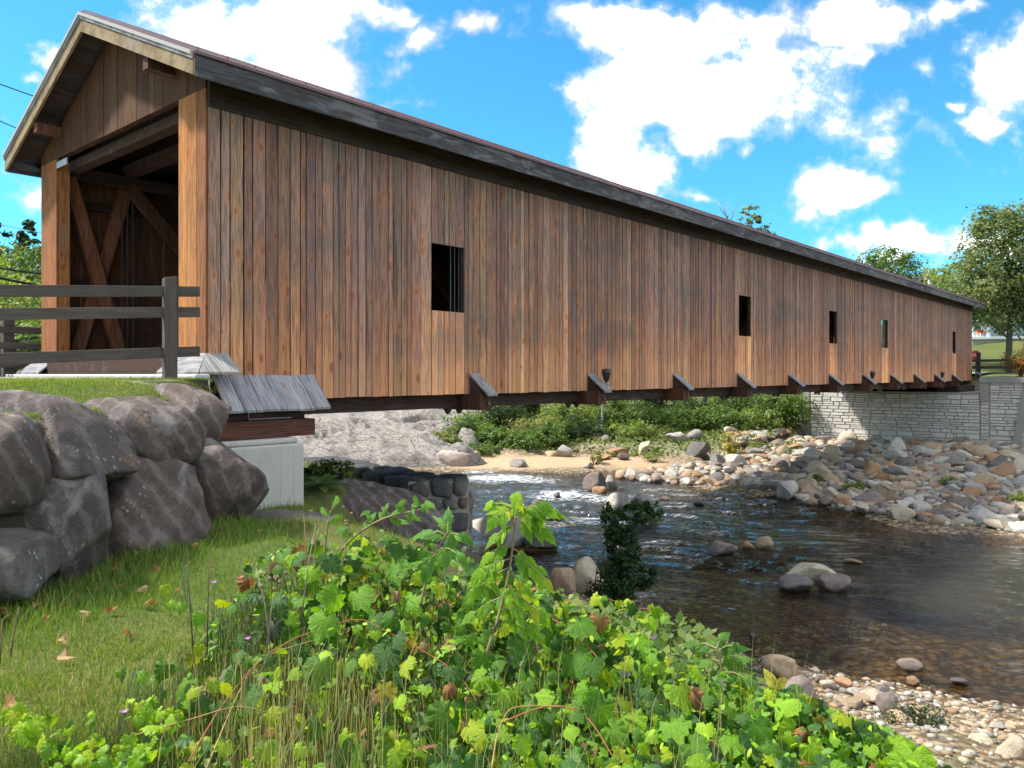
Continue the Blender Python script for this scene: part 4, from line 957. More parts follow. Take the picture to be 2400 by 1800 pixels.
def facing(y0, y1, z0, z1):
    global nst
    z = z0
    while z < z1 - .05:
        h = min(rs.choice([.17, .21, .25, .29, .33]), z1 - z)
        if z1 - z - h < .12: h = z1 - z
        y = y0
        while y < y1 - .02:
            wd = min(rs.uniform(.4, 1.05), y1 - y)
            if y1 - y - wd < .25: wd = y1 - y
            rows = [(z, h)] if (h < .24 or rs.random() < .55) else [(z, h / 2), (z + h / 2, h / 2)]
            for za, hh in rows:
                gp = .013; d = rs.uniform(.0, .035); j = lambda: rs.uniform(-.012, .012)
                a, b, c, e = y + gp, y + wd - gp, za + gp, za + hh - gp; ii = min(.035, hh * .22)
                v = [(.07, a, c), (.07, b, c), (.07, b, e), (.07, a, e), (.0 - d, a + ii + j(), c + ii * .6), (.0 - d + j(), b - ii + j(), c + ii * .6), (.0 - d + j(), b - ii + j(), e - ii * .6), (.0 - d, a + ii + j(), e - ii * .6)]
                f = [(4, 7, 6, 5), (0, 4, 5, 1), (1, 5, 6, 2), (2, 6, 7, 3), (3, 7, 4, 0)]
                if nst < 298: MB().add(v, f).build('stone', 'facing_stone', fa)
                else: extra.add(v, f)
                nst += 1
            y += wd
        z += h
facing(-1.5, 8.56, .5, 3.98); facing(-3.72, -2.0, .7, 4.7); facing(-1.98, -1.52, .5, 3.6); facing(-7.5, -4.1, .7, 4.6)
if extra.v: extra.build('stones', 'facing_stone', fa)['kind'] = 'stuff'

# ------------------------------------------------------------------ old masonry pier below the bridge
pr = empty('stone_pier', (-2.45, 19.1, 0)); tag(pr, 'old mortared fieldstone pier with dark cap stones at the river edge', 'pier')
A, B, C_ = Vector((-6.4, 24.0, 0)), Vector((-2.5, 19.1, 0)), Vector((-1.05, 19.25, 0))
th = 1.25; TOP = 2.46; off = Vector((2.45, -19.1, 0))
nAB = Vector((B.y - A.y, A.x - B.x, 0)).normalized(); nAB = -nAB if nAB.y > 0 else nAB       # outward (towards the viewer)
m_ = MB()
def wallseg(p_, q_, n_, z0, z1, t):
    i_ = -n_ * t
    v = [p_, q_, q_ + i_, p_ + i_]; m_.add([tuple(a + off + Vector((0, 0, z0))) for a in v] + [tuple(a + off + Vector((0, 0, z1))) for a in v], BOXF if (q_ - p_).cross(n_).z < 0 else [f[::-1] for f in BOXF])
wallseg(A, B, nAB, -.8, TOP - .07, th); nBC = Vector((.10, -1, 0)).normalized(); wallseg(B, C_, nBC, -.81, TOP - .066, th)
m_.build('mortar_core', 'mortar', pr)
def blockverts(seed):
    bm = bmesh.new(); bmesh.ops.create_cube(bm, size=2.0); bmesh.ops.subdivide_edges(bm, edges=bm.edges[:], cuts=4, use_grid_fill=True)
    P = np.array([v.co[:] for v in bm.verts]); F = np.array([[v.index for v in f.verts] for f in bm.faces]); bm.free()
    k = 7.0; P = P / ((np.abs(P) ** k).sum(1, keepdims=True) ** (1 / k))
    r = np.random.default_rng(seed); P[:, 0] += .10 * r.normal() * P[:, 2]; P[:, 2] += .10 * r.normal() * P[:, 0]
    for _ in range(3):
        n = r.normal(size=3) * np.array([1, .5, 1]); n /= np.linalg.norm(n); d = r.uniform(.95, 1.25); P -= n[None] * (np.maximum(0, P @ n - d) * .9)[:, None]
    return P * (1 + .03 * SN(seed, 2.5)(P) + .02 * SN(seed + 1, 6.0)(P))[:, None], F
PS = [blockverts(700 + i) for i in range(10)]
PSM = [fastmesh('pier_stone', v, f, smooth=True) for v, f in PS]
PSC = [fastmesh('cap_stone', v, f, smooth=True) for v, f in PS]
for q in PSM: q.materials.append(MAT['pier_stone'])
for q in PSC: q.materials.append(MAT['cap_stone'])
rp = random.Random(3)
def course(p_, q_, n_, z0, z1, lo, hi, dep, meshes, name, zr=True):
    d = (q_ - p_); L = d.length; d.normalize(); s = 0.0; ang = math.atan2(d.y, d.x)
    while s < L - .05:
        wd = min(rp.uniform(lo, hi), L - s)
        if L - s - wd < lo * .5: wd = L - s
        c = p_ + d * (s + wd / 2) - n_ * (dep * .5 - rp.uniform(.06, .12)) + off; hh = z1 - z0
        o = link(name, meshes[rp.randrange(10)], None, pr); o.location = (c.x, c.y, (z0 + z1) / 2 + rp.uniform(-.02, .02)); o.scale = (wd * .462, dep * .52, hh * (.455 if name == 'stone' else .48)); o.rotation_euler = (rp.uniform(-.04, .04), rp.uniform(-.06, .06), ang + (3.1416 if rp.random() < .5 else 0))
        s += wd
course(A, B, nAB, TOP - .42, TOP + .02, .85, 1.2, .62, PSC, 'cap_stone');
course(A - nAB * .62, B - nAB * .62, nAB, TOP - .40, TOP + .01, .6, 1.0, .6, PSC, 'cap_stone')
course(B, C_, nBC, TOP - .46, TOP + .0, .45, .6, .6, PSM, 'stone'); course(B - nBC * .6, C_ - nBC * .6, nBC, TOP - .42, TOP + .01, .5, .7, .6, PSC, 'cap_stone')
for z0, z1, lo, hi in ((1.70, 2.01, .35, .6), (1.14, 1.64, .3, .62), (.62, 1.08, .35, .7), (.1, .56, .4, .7), (-.4, .06, .4, .7)):
    course(A, B, nAB, z0, z1, lo, hi, .42, PSM, 'stone'); course(B, C_, nBC, z0, z1, lo * .9, hi * .9, .42, PSM, 'stone')
    nC = Vector((1, .1, 0)).normalized(); course(C_, C_ - nBC * th, nC, z0, z1, lo, hi, .42, PSM, 'stone')

# ------------------------------------------------------------------ rail fences at the near approach
def fence(label, wv, posts, rails, seg, zoff=0.0):
    e = empty('rail_fence', bl(seg[1], wv, zoff), TH); tag(e, label, 'fence')
    for x in posts:
        x -= seg[1]
        bev(MB().add([(x - .105, -.105, -.3), (x + .105, -.105, -.3), (x + .105, .105, -.3), (x - .105, .105, -.3), (x - .105, -.105, 1.36), (x + .105, -.105, 1.40), (x + .105, .105, 1.40), (x - .105, .105, 1.36)], BOXF).build('post', 'fence_post_wood', e), .012)
    for z in rails:
        bev(MB().add([(seg[0] - seg[1], -.17, z - .075), (.02, -.17, z - .08), (.02, -.115, z - .08), (seg[0] - seg[1], -.115, z - .075), (seg[0] - seg[1], -.17, z + .085), (-.03, -.17, z + .065), (-.03, -.115, z + .065), (seg[0] - seg[1], -.115, z + .085)], BOXF).build('rail', 'fence_wood', e), .008)
    return e
q = pix(398, 895, 11.0); fn = empty('rail_fence', (q.x, q.y, EYE), math.atan2(1, 1.351)); tag(fn, 'dark brown three-rail fence in front of the bridge portal', 'fence')
for x in (0, -2.9, -5.8):
    k = .058 * x; bev(MB().add([(x - .085, -.085, -.6 + k), (x + .085, -.085, -.6 + k), (x + .085, .085, -.6 + k), (x - .085, .085, -.6 + k), (x - .085, -.085, 1.335 + k), (x + .085, -.085, 1.365 + k), (x + .085, .085, 1.365 + k), (x - .085, .085, 1.335 + k)], BOXF).build('post', 'fence_post_wood', fn), .012)
for z in (1.153, .862, .303):
    v = [(x, y, z + .058 * x + dz * h) for dz in (-1, 1) for x, y, h in ((-6.2, -.03, .08), (.40, -.03, .072), (.40 if dz < 0 else .37, .03, .072), (-6.2, .03, .08))]
    bev(MB().add(v, BOXF).build('rail', 'fence_wood', fn), .008)
fence('dark three-rail fence behind the road at the left picture edge', 7.95, [-.38, -3.4, -6.4], (.96, .62, .22), (-9.5, .25))
fe = empty('rail_fence', bl(54.2, -.2, -.05), TH - R(90)); tag(fe, 'dark post and rail fence at the far end of the bridge', 'fence')
for x in (0, 2.4): MB().box(x - .12, x + .12, -.12, .12, -.3, 1.5).build('post', 'fence_post_wood', fe)
for z in (.95, .5): MB().box(-.6, 3.2, -.18, -.125, z - .09, z + .09).build('rail', 'fence_wood', fe)

# ------------------------------------------------------------------ beyond the far end: stop sign, house, utility pole
sg = empty('stop_sign', bl(56.0, .30, 0), 0); tag(sg, 'red octagonal stop sign showing behind the far corner of the bridge', 'sign')
MB().tube([(0, 0.03, -.2), (0, .03, 1.6)], .03, 6).build('post', 'iron', sg)
oc = [(.36 * math.cos(R(22.5 + 45 * i)), 0, 1.30 + .36 * math.sin(R(22.5 + 45 * i))) for i in range(8)]
MB().add(oc + [(a, .012, c) for a, b, c in oc], [tuple(range(8)), tuple(range(15, 7, -1))] + [(i, i + 8, (i + 1) % 8 + 8, (i + 1) % 8) for i in range(8)]).build('sign_plate', 'sign_red', sg)
cu = bpy.data.curves.new('lettering', 'FONT'); cu.body = 'STOP'; cu.size = .27; cu.align_x = 'CENTER'; cu.align_y = 'CENTER'; cu.extrude = .002
to = bpy.data.objects.new('lettering_curve', cu); COL.objects.link(to); bpy.context.view_layer.update()
lm = bpy.data.meshes.new_from_object(to.evaluated_get(bpy.context.evaluated_depsgraph_get())); bpy.data.objects.remove(to)
lo = link('lettering', lm, None, sg); lm.materials.clear(); lm.materials.append(MAT['sign_white']); lo.rotation_euler = (R(90), 0, 0); lo.location = (0, -.006, 1.30)

hp = pix(2325, 795, 78); hs = empty('house', (hp.x, hp.y, hp.z), R(-12)); tag(hs, 'white house with columned porch above the lawn beyond the bridge', 'house')
MB().box(-1.6, 9, 2.2, 9, -1.5, 3.6).build('wall', 'house_siding', hs)
MB().box(-1.9, 9.2, -.3, 2.2, -.02, .28).box(-1.9, 9.2, -.34, -.3, .02, .26).build('porch_floor', 'house_white', hs)
MB().box(-1.8, 9, -.1, 2.1, -1.6, -.03).build('porch_base', 'joint', hs)
for x in (-1.7, -.3, 1.2, 4.2, 7.5):
    c = MB().tube([(x, 0, .28), (x, 0, .45), (x, 0, 2.5), (x, 0, 2.62)], [.2, .15, .13, .2], 10).build('column', 'house_white', hs)
rf = MB().add([(-2.1, -.7, 2.62), (9.6, -.7, 2.62), (9.6, 2.4, 2.62), (-2.1, 2.4, 2.62), (-2.1, -.7, 2.8), (9.6, -.7, 2.8), (9.6, 2.4, 3.4), (-2.1, 2.4, 3.4)], BOXF).build('porch_roof', 'house_white', hs)
MB().add([(-2.0, 1.8, 3.6), (9.6, 1.8, 3.6), (9.6, 5.6, 5.0), (-2.0, 5.6, 5.0), (-2.0, 9.4, 3.6), (9.6, 9.4, 3.6)], [(0, 1, 2, 3), (3, 2, 5, 4), (0, 3, 4), (1, 5, 2), (0, 4, 5, 1)]).build('roof', 'roof_shingle', hs)
for x in (-.8, 1.6, 4.0, 6.4):
    wn = MB().box(x - .5, x + .5, 2.12, 2.2, .9, 2.3).build('window', 'window_glass', hs)
    MB().box(x - .6, x - .5, 2.1, 2.2, .8, 2.4).box(x + .5, x + .6, 2.1, 2.2, .8, 2.4).box(x - .5, x + .5, 2.1, 2.2, 2.3, 2.4).box(x - .5, x + .5, 2.1, 2.2, .8, .9).box(x - .5, x + .5, 2.1, 2.13, 1.57, 1.63).build('frame', 'house_white', wn)
pc = empty('porch_chair', hs.matrix_basis @ Vector((-.6, .9, .3))); tag(pc, 'orange cushioned chair on the white porch', 'chair')
MB().box(-.3, .3, -.25, .25, .3, .42).build('seat', 'orange_cloth', pc); MB().box(-.3, .3, .25, .33, .3, .7).build('backrest', 'orange_cloth', pc)
for sx in (-.3, .3):
    for sy in (-.25, .3): MB().box(sx - .03, sx + .03, sy - .03, sy + .03, -.02, .3).build('leg', 'house_white', pc)

up = empty('utility_pole', (pix(2167, 700, 74).x, 74, 5)); tag(up, 'brown wooden utility pole with crossarm among the far trees', 'utility pole')
zt = EYE + (877 - 628) * 74 / 1850 - 5
MB().tube([(0, 0, -1), (0, 0, zt)], [.16, .12], 10).build('pole', 'truss_wood', up, True)
MB().box(-1.1, 1.1, -.06, .06, zt - .95, zt - .82).build('crossarm', 'pale_bark', up)
MB().tube([(.42, -.1, zt - 1.9), (.42, -.1, zt - 1.2)], .2, 10).build('transformer', 'bracket_metal', up, True)
for x in (-1.0, -.5, .5, 1.0): MB().tube([(x, 0, zt - .82), (x, 0, zt - .62)], .05, 6).build('insulator', 'pale_bark', up)
MB().tube([(0, -.14, zt - .5), (0, -.14, zt + .55)], .05, 6).build('conductor_post', 'bracket_metal', up)
# overhead wires at the upper left, running from the left to behind the bridge
for i, (ya, yb, xb, rad, lab) in enumerate(((182, 207, 76, .022, 'upper thin wire crossing the sky left of the gable'), (262, 277, 38, .02, 'second thin wire below the uppermost one at the left edge'), (485, 504, 100, .012, 'pale thin wire in front of the wooded hill at left'), (580, 592, 100, .035, 'thick black cable in front of the hill left of the portal'), (601, 618, 95, .05, 'lowest heavy cable just above the fence at the left'))):
    a = pix(0, ya * 1.085, 30); b = pix(xb, yb * 1.085, 31); d = b - a
    m_ = MB(); pts = []
    for k in range(9):
        s_ = -4 + k * 1.1 + .0; q = a + d * s_; q.z += .0 if 0 <= s_ <= 1 else .006 * (s_ - .5) ** 2; pts.append(q)
    tag(m_.tube(pts, rad, 5).build('overhead_wire', 'wire_black' if i != 2 else 'pale_bark'), lab, 'wire', 'overhead wires at the left')
# driftwood log on the ledge
q = pix(1045, 987, 55); m_ = MB().tube([(-1.0, 0, -.05), (-.5, .05, .12), (.1, 0, .2), (.7, .1, .22), (1.05, .15, .1)], [.05, .14, .2, .17, .06], 8)
q = pix(968, 990, 60); o = m_.build('driftwood_log', 'drift_wood', None, True); o.location = (q.x, q.y, q.z); o.rotation_euler = (0, 0, .3); tag(o, 'bleached orange driftwood log lying on the bedrock ledge', 'driftwood')

# ------------------------------------------------------------------ vegetation helpers
LQ = np.array([(0, -.5, 0), (.34, -.05, .07), (0, .5, -.06), (-.34, -.05, .07)]); LQF = np.array([(0, 1, 2, 3)])
PAL = {'mid': [(0.092,0.160,0.037),(0.126,0.211,0.048),(0.076,0.135,0.034),(0.160,0.236,0.051)],
       'light': [(0.169,0.254,0.059),(0.220,0.295,0.076),(0.144,0.211,0.051),(0.254,0.304,0.085)],
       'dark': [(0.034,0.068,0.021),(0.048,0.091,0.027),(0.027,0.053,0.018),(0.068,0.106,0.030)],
       'olive': [(0.169,0.203,0.068),(0.220,0.245,0.085),(0.126,0.169,0.051),(0.270,0.270,0.101)],
       'birch': [(.16,.215,.095),(.20,.25,.115),(.13,.18,.075),(.24,.275,.135)],
       'conifer': [(0.034,0.068,0.030),(0.047,0.088,0.035),(0.027,0.054,0.027)],
       'autumn': [(0.230,0.088,0.027),(0.162,0.135,0.034),(0.081,0.121,0.030),(0.257,0.135,0.041)],
       'yellow': [(0.486,0.405,0.041),(0.405,0.378,0.041),(0.338,0.365,0.054)],
       'spurge': [(0.068,0.176,0.081),(0.088,0.203,0.095),(0.061,0.149,0.068)]}
def foliage(lobes, nclump, per, size, pal, seed, spread=.32, droop=0.0, wind=0.0):
    """leaf clumps through the volume of ellipsoid lobes; returns V, F, colours, clump centres"""
    r = np.random.default_rng(seed); L = np.array(lobes, float)
    wt = (L[:, 3] * L[:, 4] * L[:, 5]) ** .75; k = r.choice(len(L), nclump, p=wt / wt.sum())
    d = r.normal(size=(nclump, 3)); d /= np.linalg.norm(d, axis=1, keepdims=True)
    rad = r.uniform(.25, 1.0, nclump) ** .45 * r.uniform(.85, 1.14, nclump)
    c = L[k, :3] + d * L[k, 3:] * rad[:, None]
    cs = spread * r.uniform(.6, 1.5, nclump) * np.cbrt(L[k, 3] * L[k, 4] * L[k, 5])
    cc = np.array(PAL[pal])[r.integers(0, len(PAL[pal]), nclump)] * r.uniform(.75, 1.25, (nclump, 1))
    q = r.normal(size=(nclump, per, 3)) * cs[:, None, None] * np.array([.55, .55, .4])
    pos = (c[:, None] + q).reshape(-1, 3); n = len(pos)
    nr = (d[:, None] * .8 + r.normal(size=(nclump, per, 3)) * .6 + np.array([wind, 0, .55])).reshape(-1, 3)
    a, b, e = frames(nr, r.uniform(0, 6.28, n)); s = (size * r.uniform(.6, 1.35, n))[:, None]
    col = (np.repeat(cc, per, 0) * r.uniform(.7, 1.3, (n, 1)))
    V, F, C = scatter(LQ, LQF, pos, a * s, b * s, e * s, col)
    return V, F, C, c
def limbs(base, centres, H, r0, seed, n=9, lean=(0, 0), fork=.35):
    rr_ = random.Random(seed); m_ = MB(); top = Vector((base[0] + lean[0], base[1] + lean[1], base[2] + H * .82)); b0 = Vector(base)
    def tp(s): return b0.lerp(top, s) + Vector((math.sin(s * 5 + seed) * .02 * H, math.cos(s * 4 + seed) * .02 * H, 0)) * s
    m_.tube([tp(i / 7) for i in range(8)], [r0 * (1 - .85 * i / 7) for i in range(8)], 8)
    if len(centres):
        for c in rr_.sample(list(range(len(centres))), min(n, len(centres))):
            e = Vector(centres[c]); s = max(fork, min(.9, (e.z - base[2]) / H * .8)); a = tp(s); mid = a.lerp(e, .5) + Vector((0, 0, .06 * H))
            m_.tube([a, mid, e], [r0 * .32, r0 * .18, r0 * .05], 5)
    return m_
def tree(name, label, base, H, lobes, nclump, per, size, pal, seed, r0=.2, cat='tree', group=None, bark='bark', lean=(0, 0), spread=.32, wind=0, nl=10, fork=.3):
    e = empty(name, base); tag(e, label, cat, group)
    V, F, C, c = foliage(lobes, nclump, per, size, pal, seed, spread, wind=wind)
    link('crown', fastmesh('crown', V, F, C), 'leaf', e)
    limbs((0, 0, -.4), c, H, r0, seed, nl, lean, fork).build('trunk', bark, e, True)
    return e
def bush(label, base, wd, h, n, size, pal, seed, group=None, name='bush', per=26, cat='bush'):
    r = random.Random(seed)
    lob = [(r.uniform(-.3, .3) * wd, r.uniform(-.25, .25) * wd, h * r.uniform(.3, .6), wd * r.uniform(.25, .42), wd * r.uniform(.22, .4), h * r.uniform(.3, .48)) for _ in range(5)]
    e = empty(name, base); tag(e, label, cat, group)
    V, F, C, c = foliage(lob, n, per, size, pal, seed, .3)
    V[:, 2] = np.maximum(V[:, 2], -.15)
    link('foliage', fastmesh('foliage', V, F, C), 'leaf', e)
    m_ = MB()
    for i in range(6):
        q = c[r.randrange(len(c))]; m_.tube([(q[0] * .15, q[1] * .15, -.1), (q[0] * .6, q[1] * .6, q[2] * .55), tuple(q)], [.03, .02, .006], 5)
    m_.build('stems', 'bark', e, True)['kind'] = 'stuff'
    return e
def gz(v, dz=0.0): return (v.x, v.y, hz(v.x, v.y) + dz)

# ------------------------------------------------------------------ far bank, under the bridge
PB = [ # px, depth, width, height, palette, label
 (1035, 47, 2.6, 1.5, 'olive', 'yellowish bush at the right edge of the bedrock ledge'), (1090, 50, 3.4, 2.2, 'mid', 'leafy bush behind the yellowish one by the ledge'), (1150, 47, 3.0, 1.5, 'mid', 'low green bush at the left of the sand bar'),
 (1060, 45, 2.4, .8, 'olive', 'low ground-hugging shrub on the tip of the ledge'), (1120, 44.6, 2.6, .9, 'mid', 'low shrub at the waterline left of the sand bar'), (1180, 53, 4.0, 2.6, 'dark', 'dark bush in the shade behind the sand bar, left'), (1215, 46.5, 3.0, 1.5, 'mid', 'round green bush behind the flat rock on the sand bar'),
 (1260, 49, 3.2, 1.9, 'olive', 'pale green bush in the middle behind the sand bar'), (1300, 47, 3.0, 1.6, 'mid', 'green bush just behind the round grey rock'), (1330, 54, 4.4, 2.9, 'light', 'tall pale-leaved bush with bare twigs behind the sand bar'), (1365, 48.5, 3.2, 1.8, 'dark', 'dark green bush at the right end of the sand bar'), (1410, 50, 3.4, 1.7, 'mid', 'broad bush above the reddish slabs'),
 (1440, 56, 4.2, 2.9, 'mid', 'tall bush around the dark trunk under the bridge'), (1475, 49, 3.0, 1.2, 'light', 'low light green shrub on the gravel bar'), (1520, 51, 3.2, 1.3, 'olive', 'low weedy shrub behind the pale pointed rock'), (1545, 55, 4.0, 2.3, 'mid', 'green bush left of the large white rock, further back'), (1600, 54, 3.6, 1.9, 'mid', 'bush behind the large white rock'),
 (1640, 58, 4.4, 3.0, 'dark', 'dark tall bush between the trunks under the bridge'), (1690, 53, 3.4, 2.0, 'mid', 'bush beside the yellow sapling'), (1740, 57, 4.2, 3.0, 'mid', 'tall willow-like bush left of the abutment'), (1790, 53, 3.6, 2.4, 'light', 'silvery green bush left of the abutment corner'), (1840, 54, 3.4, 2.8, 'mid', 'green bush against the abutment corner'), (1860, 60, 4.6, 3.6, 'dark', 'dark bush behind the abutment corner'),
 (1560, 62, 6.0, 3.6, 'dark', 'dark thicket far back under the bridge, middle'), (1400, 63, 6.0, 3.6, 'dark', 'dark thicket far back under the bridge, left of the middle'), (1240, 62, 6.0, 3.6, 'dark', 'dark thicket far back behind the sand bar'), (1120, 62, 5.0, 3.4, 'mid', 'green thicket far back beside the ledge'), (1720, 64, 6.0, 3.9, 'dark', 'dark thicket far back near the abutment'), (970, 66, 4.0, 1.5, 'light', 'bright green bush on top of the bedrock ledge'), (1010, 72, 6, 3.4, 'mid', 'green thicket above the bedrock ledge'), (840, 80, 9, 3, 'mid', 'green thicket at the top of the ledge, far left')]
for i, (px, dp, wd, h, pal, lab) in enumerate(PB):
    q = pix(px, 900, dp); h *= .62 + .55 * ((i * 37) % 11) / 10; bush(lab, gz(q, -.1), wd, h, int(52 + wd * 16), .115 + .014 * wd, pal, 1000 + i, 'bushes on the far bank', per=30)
# low weeds and grass on the gravel bar and far bank
r = np.random.default_rng(50); n = 9000
px = r.uniform(1010, 1880, n); dp = r.uniform(43.6, 58, n); x = (px - 1200) / 1850 * dp
z = height(x, dp); ok = (z > .32) & ~((px > 1160) & (px < 1420) & (dp < 45)); x, dp_, z = x[ok], dp[ok], z[ok]; n = len(x)
a, b, e = frames(r.normal(size=(n, 3)) * .6 + np.array([0, -.3, .6]), r.uniform(0, 6.28, n)); s = r.uniform(.12, .3, n)[:, None]
V, F, C = scatter(LQ, LQF, np.stack([x, dp_, z + r.uniform(.02, .32, n)], 1), a * s, b * s, e * s, np.array(PAL['mid'] + PAL['olive'])[r.integers(0, 8, n)])
tag(link('ground_cover', fastmesh('ground_cover', V, F, C), 'leaf'), 'low weeds and ground cover on the far bank', 'weeds', kind='stuff')
for i, (px, dp, h, lab) in enumerate(((1432, 56, 8.5, 'dark leaning tree trunk under the bridge near the middle'), (1648, 60, 9, 'thick dark tree trunk under the bridge left of the abutment'), (1408, 53, 7, 'slim pale tree trunk left of the leaning dark trunk'), (1600, 61, 8, 'thin dark trunk just left of the thick dark one'))):
    q = pix(px, 900, dp); bs = gz(q)
    tree('bank_tree', lab, bs, h, [(0, 0, h * .75, 2.2, 2.0, h * .22), (.8, .6, h * .6, 1.6, 1.6, h * .16)], 60, 26, .22, 'mid', 1100 + i, .24 if i in (0, 1) else .12, group='trees on the far bank under the bridge', bark='bark' if i != 2 else 'pale_bark', lean=(.5, 0))
q = pix(1708, 1040, 44); e = bush('small bright yellow sapling on the riprap edge', gz(q), .95, 1.9, 34, .15, 'yellow', 1200, name='yellow_sapling', per=12, cat='sapling')
for i, (px, py, Yd, wd, h, lab) in enumerate(((1780, 1010, 45, 1.4, .9, 'weedy green plant growing between riprap rocks at the abutment corner'), (2000, 1100, 33, 1.0, .5, 'leafy green plant in the middle of the riprap'), (1915, 1092, 35, .5, .5, 'small green plant among the riprap rocks'), (2218, 1100, 33, 1.0, .5, 'yellowish weed tuft among the riprap at right'), (1392, 1098, 42, .9, .7, 'grass tuft at the waterline by the reddish slabs'), (1530, 1095, 42.5, 1.4, .5, 'low green tuft on the gravel bar'), (2385, 1180, 28.5, 1.0, .5, 'mossy weed tuft at the right picture edge of the riprap'))):
    q = pix(px, py, Yd); bush(lab, gz(q, .1), wd, h, 40, .08, 'light', 1210 + i, name='weed', per=14, cat='weed', group='weeds among the far rocks')
q = pix(735, 1120, 14.2)      # broad-leaved mullein-like rosettes by the concrete
def rosette(label, base, n, ln, seed):
    rr_ = random.Random(seed); m_ = MB(); V = []; F = []
    for i in range(n):
        a = 2.4 * i; el = rr_.uniform(.25, 1.1); L = ln * rr_.uniform(.7, 1.1); wd = L * .16; dx_, dy_ = math.cos(a), math.sin(a); k = len(V)
        for s_, ww in ((0, .25), (.35, 1), (.7, .9), (1, .02)):
            hh = L * (s_ * math.sin(el) - .45 * s_ * s_); rr2 = L * s_ * math.cos(el * .7)
            V += [(dx_*rr2 - dy_*wd*ww, dy_*rr2 + dx_*wd*ww, hh + .02), (dx_*rr2, dy_*rr2, hh), (dx_*rr2 + dy_*wd*ww, dy_*rr2 - dx_*wd*ww, hh + .02)]
        for j in range(3): F += [(k + 3*j, k + 3*j + 1, k + 3*j + 4, k + 3*j + 3), (k + 3*j + 1, k + 3*j + 2, k + 3*j + 5, k + 3*j + 4)]
    o = link('rosette_plant', mesh('rosette_plant', V, F, True), 'leaf_single'); o.location = base; o.color = (.10, .17, .06, 1); tag(o, label, 'plant')
rosette('broad-leaved green rosette plant behind the concrete abutment', gz(pix(752, 1130, 13.6), .05), 12, .5, 1)
rosette('smaller green rosette at the foot of the concrete abutment', gz(pix(698, 1160, 11.3), .02), 9, .28, 2)
bush('dark weedy clump between the concrete abutment and the stone pier', gz(pix(790, 1110, 17)), 1.1, .35, 60, .07, 'light', 1240, name='weed', per=20, cat='weed')

# ------------------------------------------------------------------ background trees
q = pix(2365, 800, 60); base = gz(q)
tree('birch_tree', 'large wind-tossed light green tree at the right picture edge', base, 12.0,
     [(0, 0, 8.6, 3.6, 3, 3.6), (-2.6, 0, 6.4, 2.8, 2.6, 2.6), (2.5, 0, 7.5, 3, 3, 4), (-.8, 0, 11.0, 1.9, 1.9, 1.8), (1.6, -.5, 11.4, 2.2, 2, 1.8), (-3.8, 0, 4.9, 2.0, 2, 1.7), (.5, 0, 4.6, 3.0, 2.4, 1.6), (3.4, 0, 4.6, 2.2, 2, 1.7)], 620, 50, .25, 'birch', 1300, .28, spread=.26, wind=.4, nl=16)
q = pix(2245, 800, 66); tree('young_tree', 'yellowish green tree just right of the roof end, behind the big tree', gz(q), 8.6, [(0, 0, 5.6, 2.6, 2.4, 2.8), (-1.4, 0, 7.2, 1.5, 1.4, 1.4), (1.6, 0, 6.6, 2, 1.8, 2)], 130, 40, .24, 'light', 1301, .16)
q = pix(2072, 800, 95); b = gz(q); H = EYE + (877 - 575) * 95 / 1850 - b[2]
tree('maple_tree', 'dark green maple rising above the far part of the roof', b, H, [(0, 0, H*.70, 4.6, 3.6, H*.28), (-3.6, 0, H*.62, 2.8, 2.4, H*.22), (3.0, 0, H*.6, 2.6, 2.2, H*.2), (1.2, 0, H*.86, 2.3, 2, H*.12), (-1.4, 0, H*.83, 1.7, 1.6, H*.1)], 260, 40, .30, 'mid', 1302, .35, spread=.24)
q = pix(2170, 800, 100); b = gz(q); tree('pine_tree', 'dark low trees behind the utility pole', b, 9, [(0, 0, 5, 4, 3, 4.2), (4, 0, 4.5, 3, 3, 3.5)], 130, 36, .3, 'dark', 1303, .25)
q = pix(1768, 800, 68); b = gz(q); H = EYE + (877 - 478) * 68 / 1850 - b[2]
tree('thin_tree', 'sparse yellowish tree top showing above the middle of the roof', b, H, [(-.2, 0, H*.93, .95, .9, H*.065), (-1.2, 0, H*.82, .9, .9, H*.09), (.6, 0, H*.80, 1.2, 1, H*.09), (1.3, 0, H*.72, 1.0, .9, H*.06), (-.2, 0, H*.7, 1.6, 1.3, H*.07), (0, 0, H*.5, 2.4, 2.2, H*.15)], 360, 22, .23, 'olive', 1304, .16, spread=.20, nl=26)
q = pix(1705, 800, 66); b = gz(q); H = EYE + (877 - 462) * 66 / 1850 - b[2]
e = empty('dead_tree', b); tag(e, 'bare dead tree with thin upright branches above the roof', 'tree')
m_ = MB(); rd = random.Random(9); m_.tube([(0, 0, -.3), (.1, 0, H*.5), (.05, 0, H)], [.2, .12, .012], 6); 
for i in range(16):
    z0 = H * rd.uniform(.55, .9); dx_ = rd.uniform(-1.7, 1.5); e2 = (dx_ * .6 + .05, rd.uniform(-.6, .6), min(H * .98, z0 + rd.uniform(1.2, 3.0)))
    m_.tube([(.05, 0, z0), (dx_ * .4, 0, z0 + (e2[2]-z0)*.45), e2], [.055, .035, .012], 5)
    m_.tube([((dx_ * .4), 0, z0 + (e2[2]-z0)*.45), (dx_ * .4 + rd.uniform(-.5, .5), .2, z0 + (e2[2]-z0)*.9)], [.03, .010], 4)
m_.build('branches', 'pale_bark', e, True)
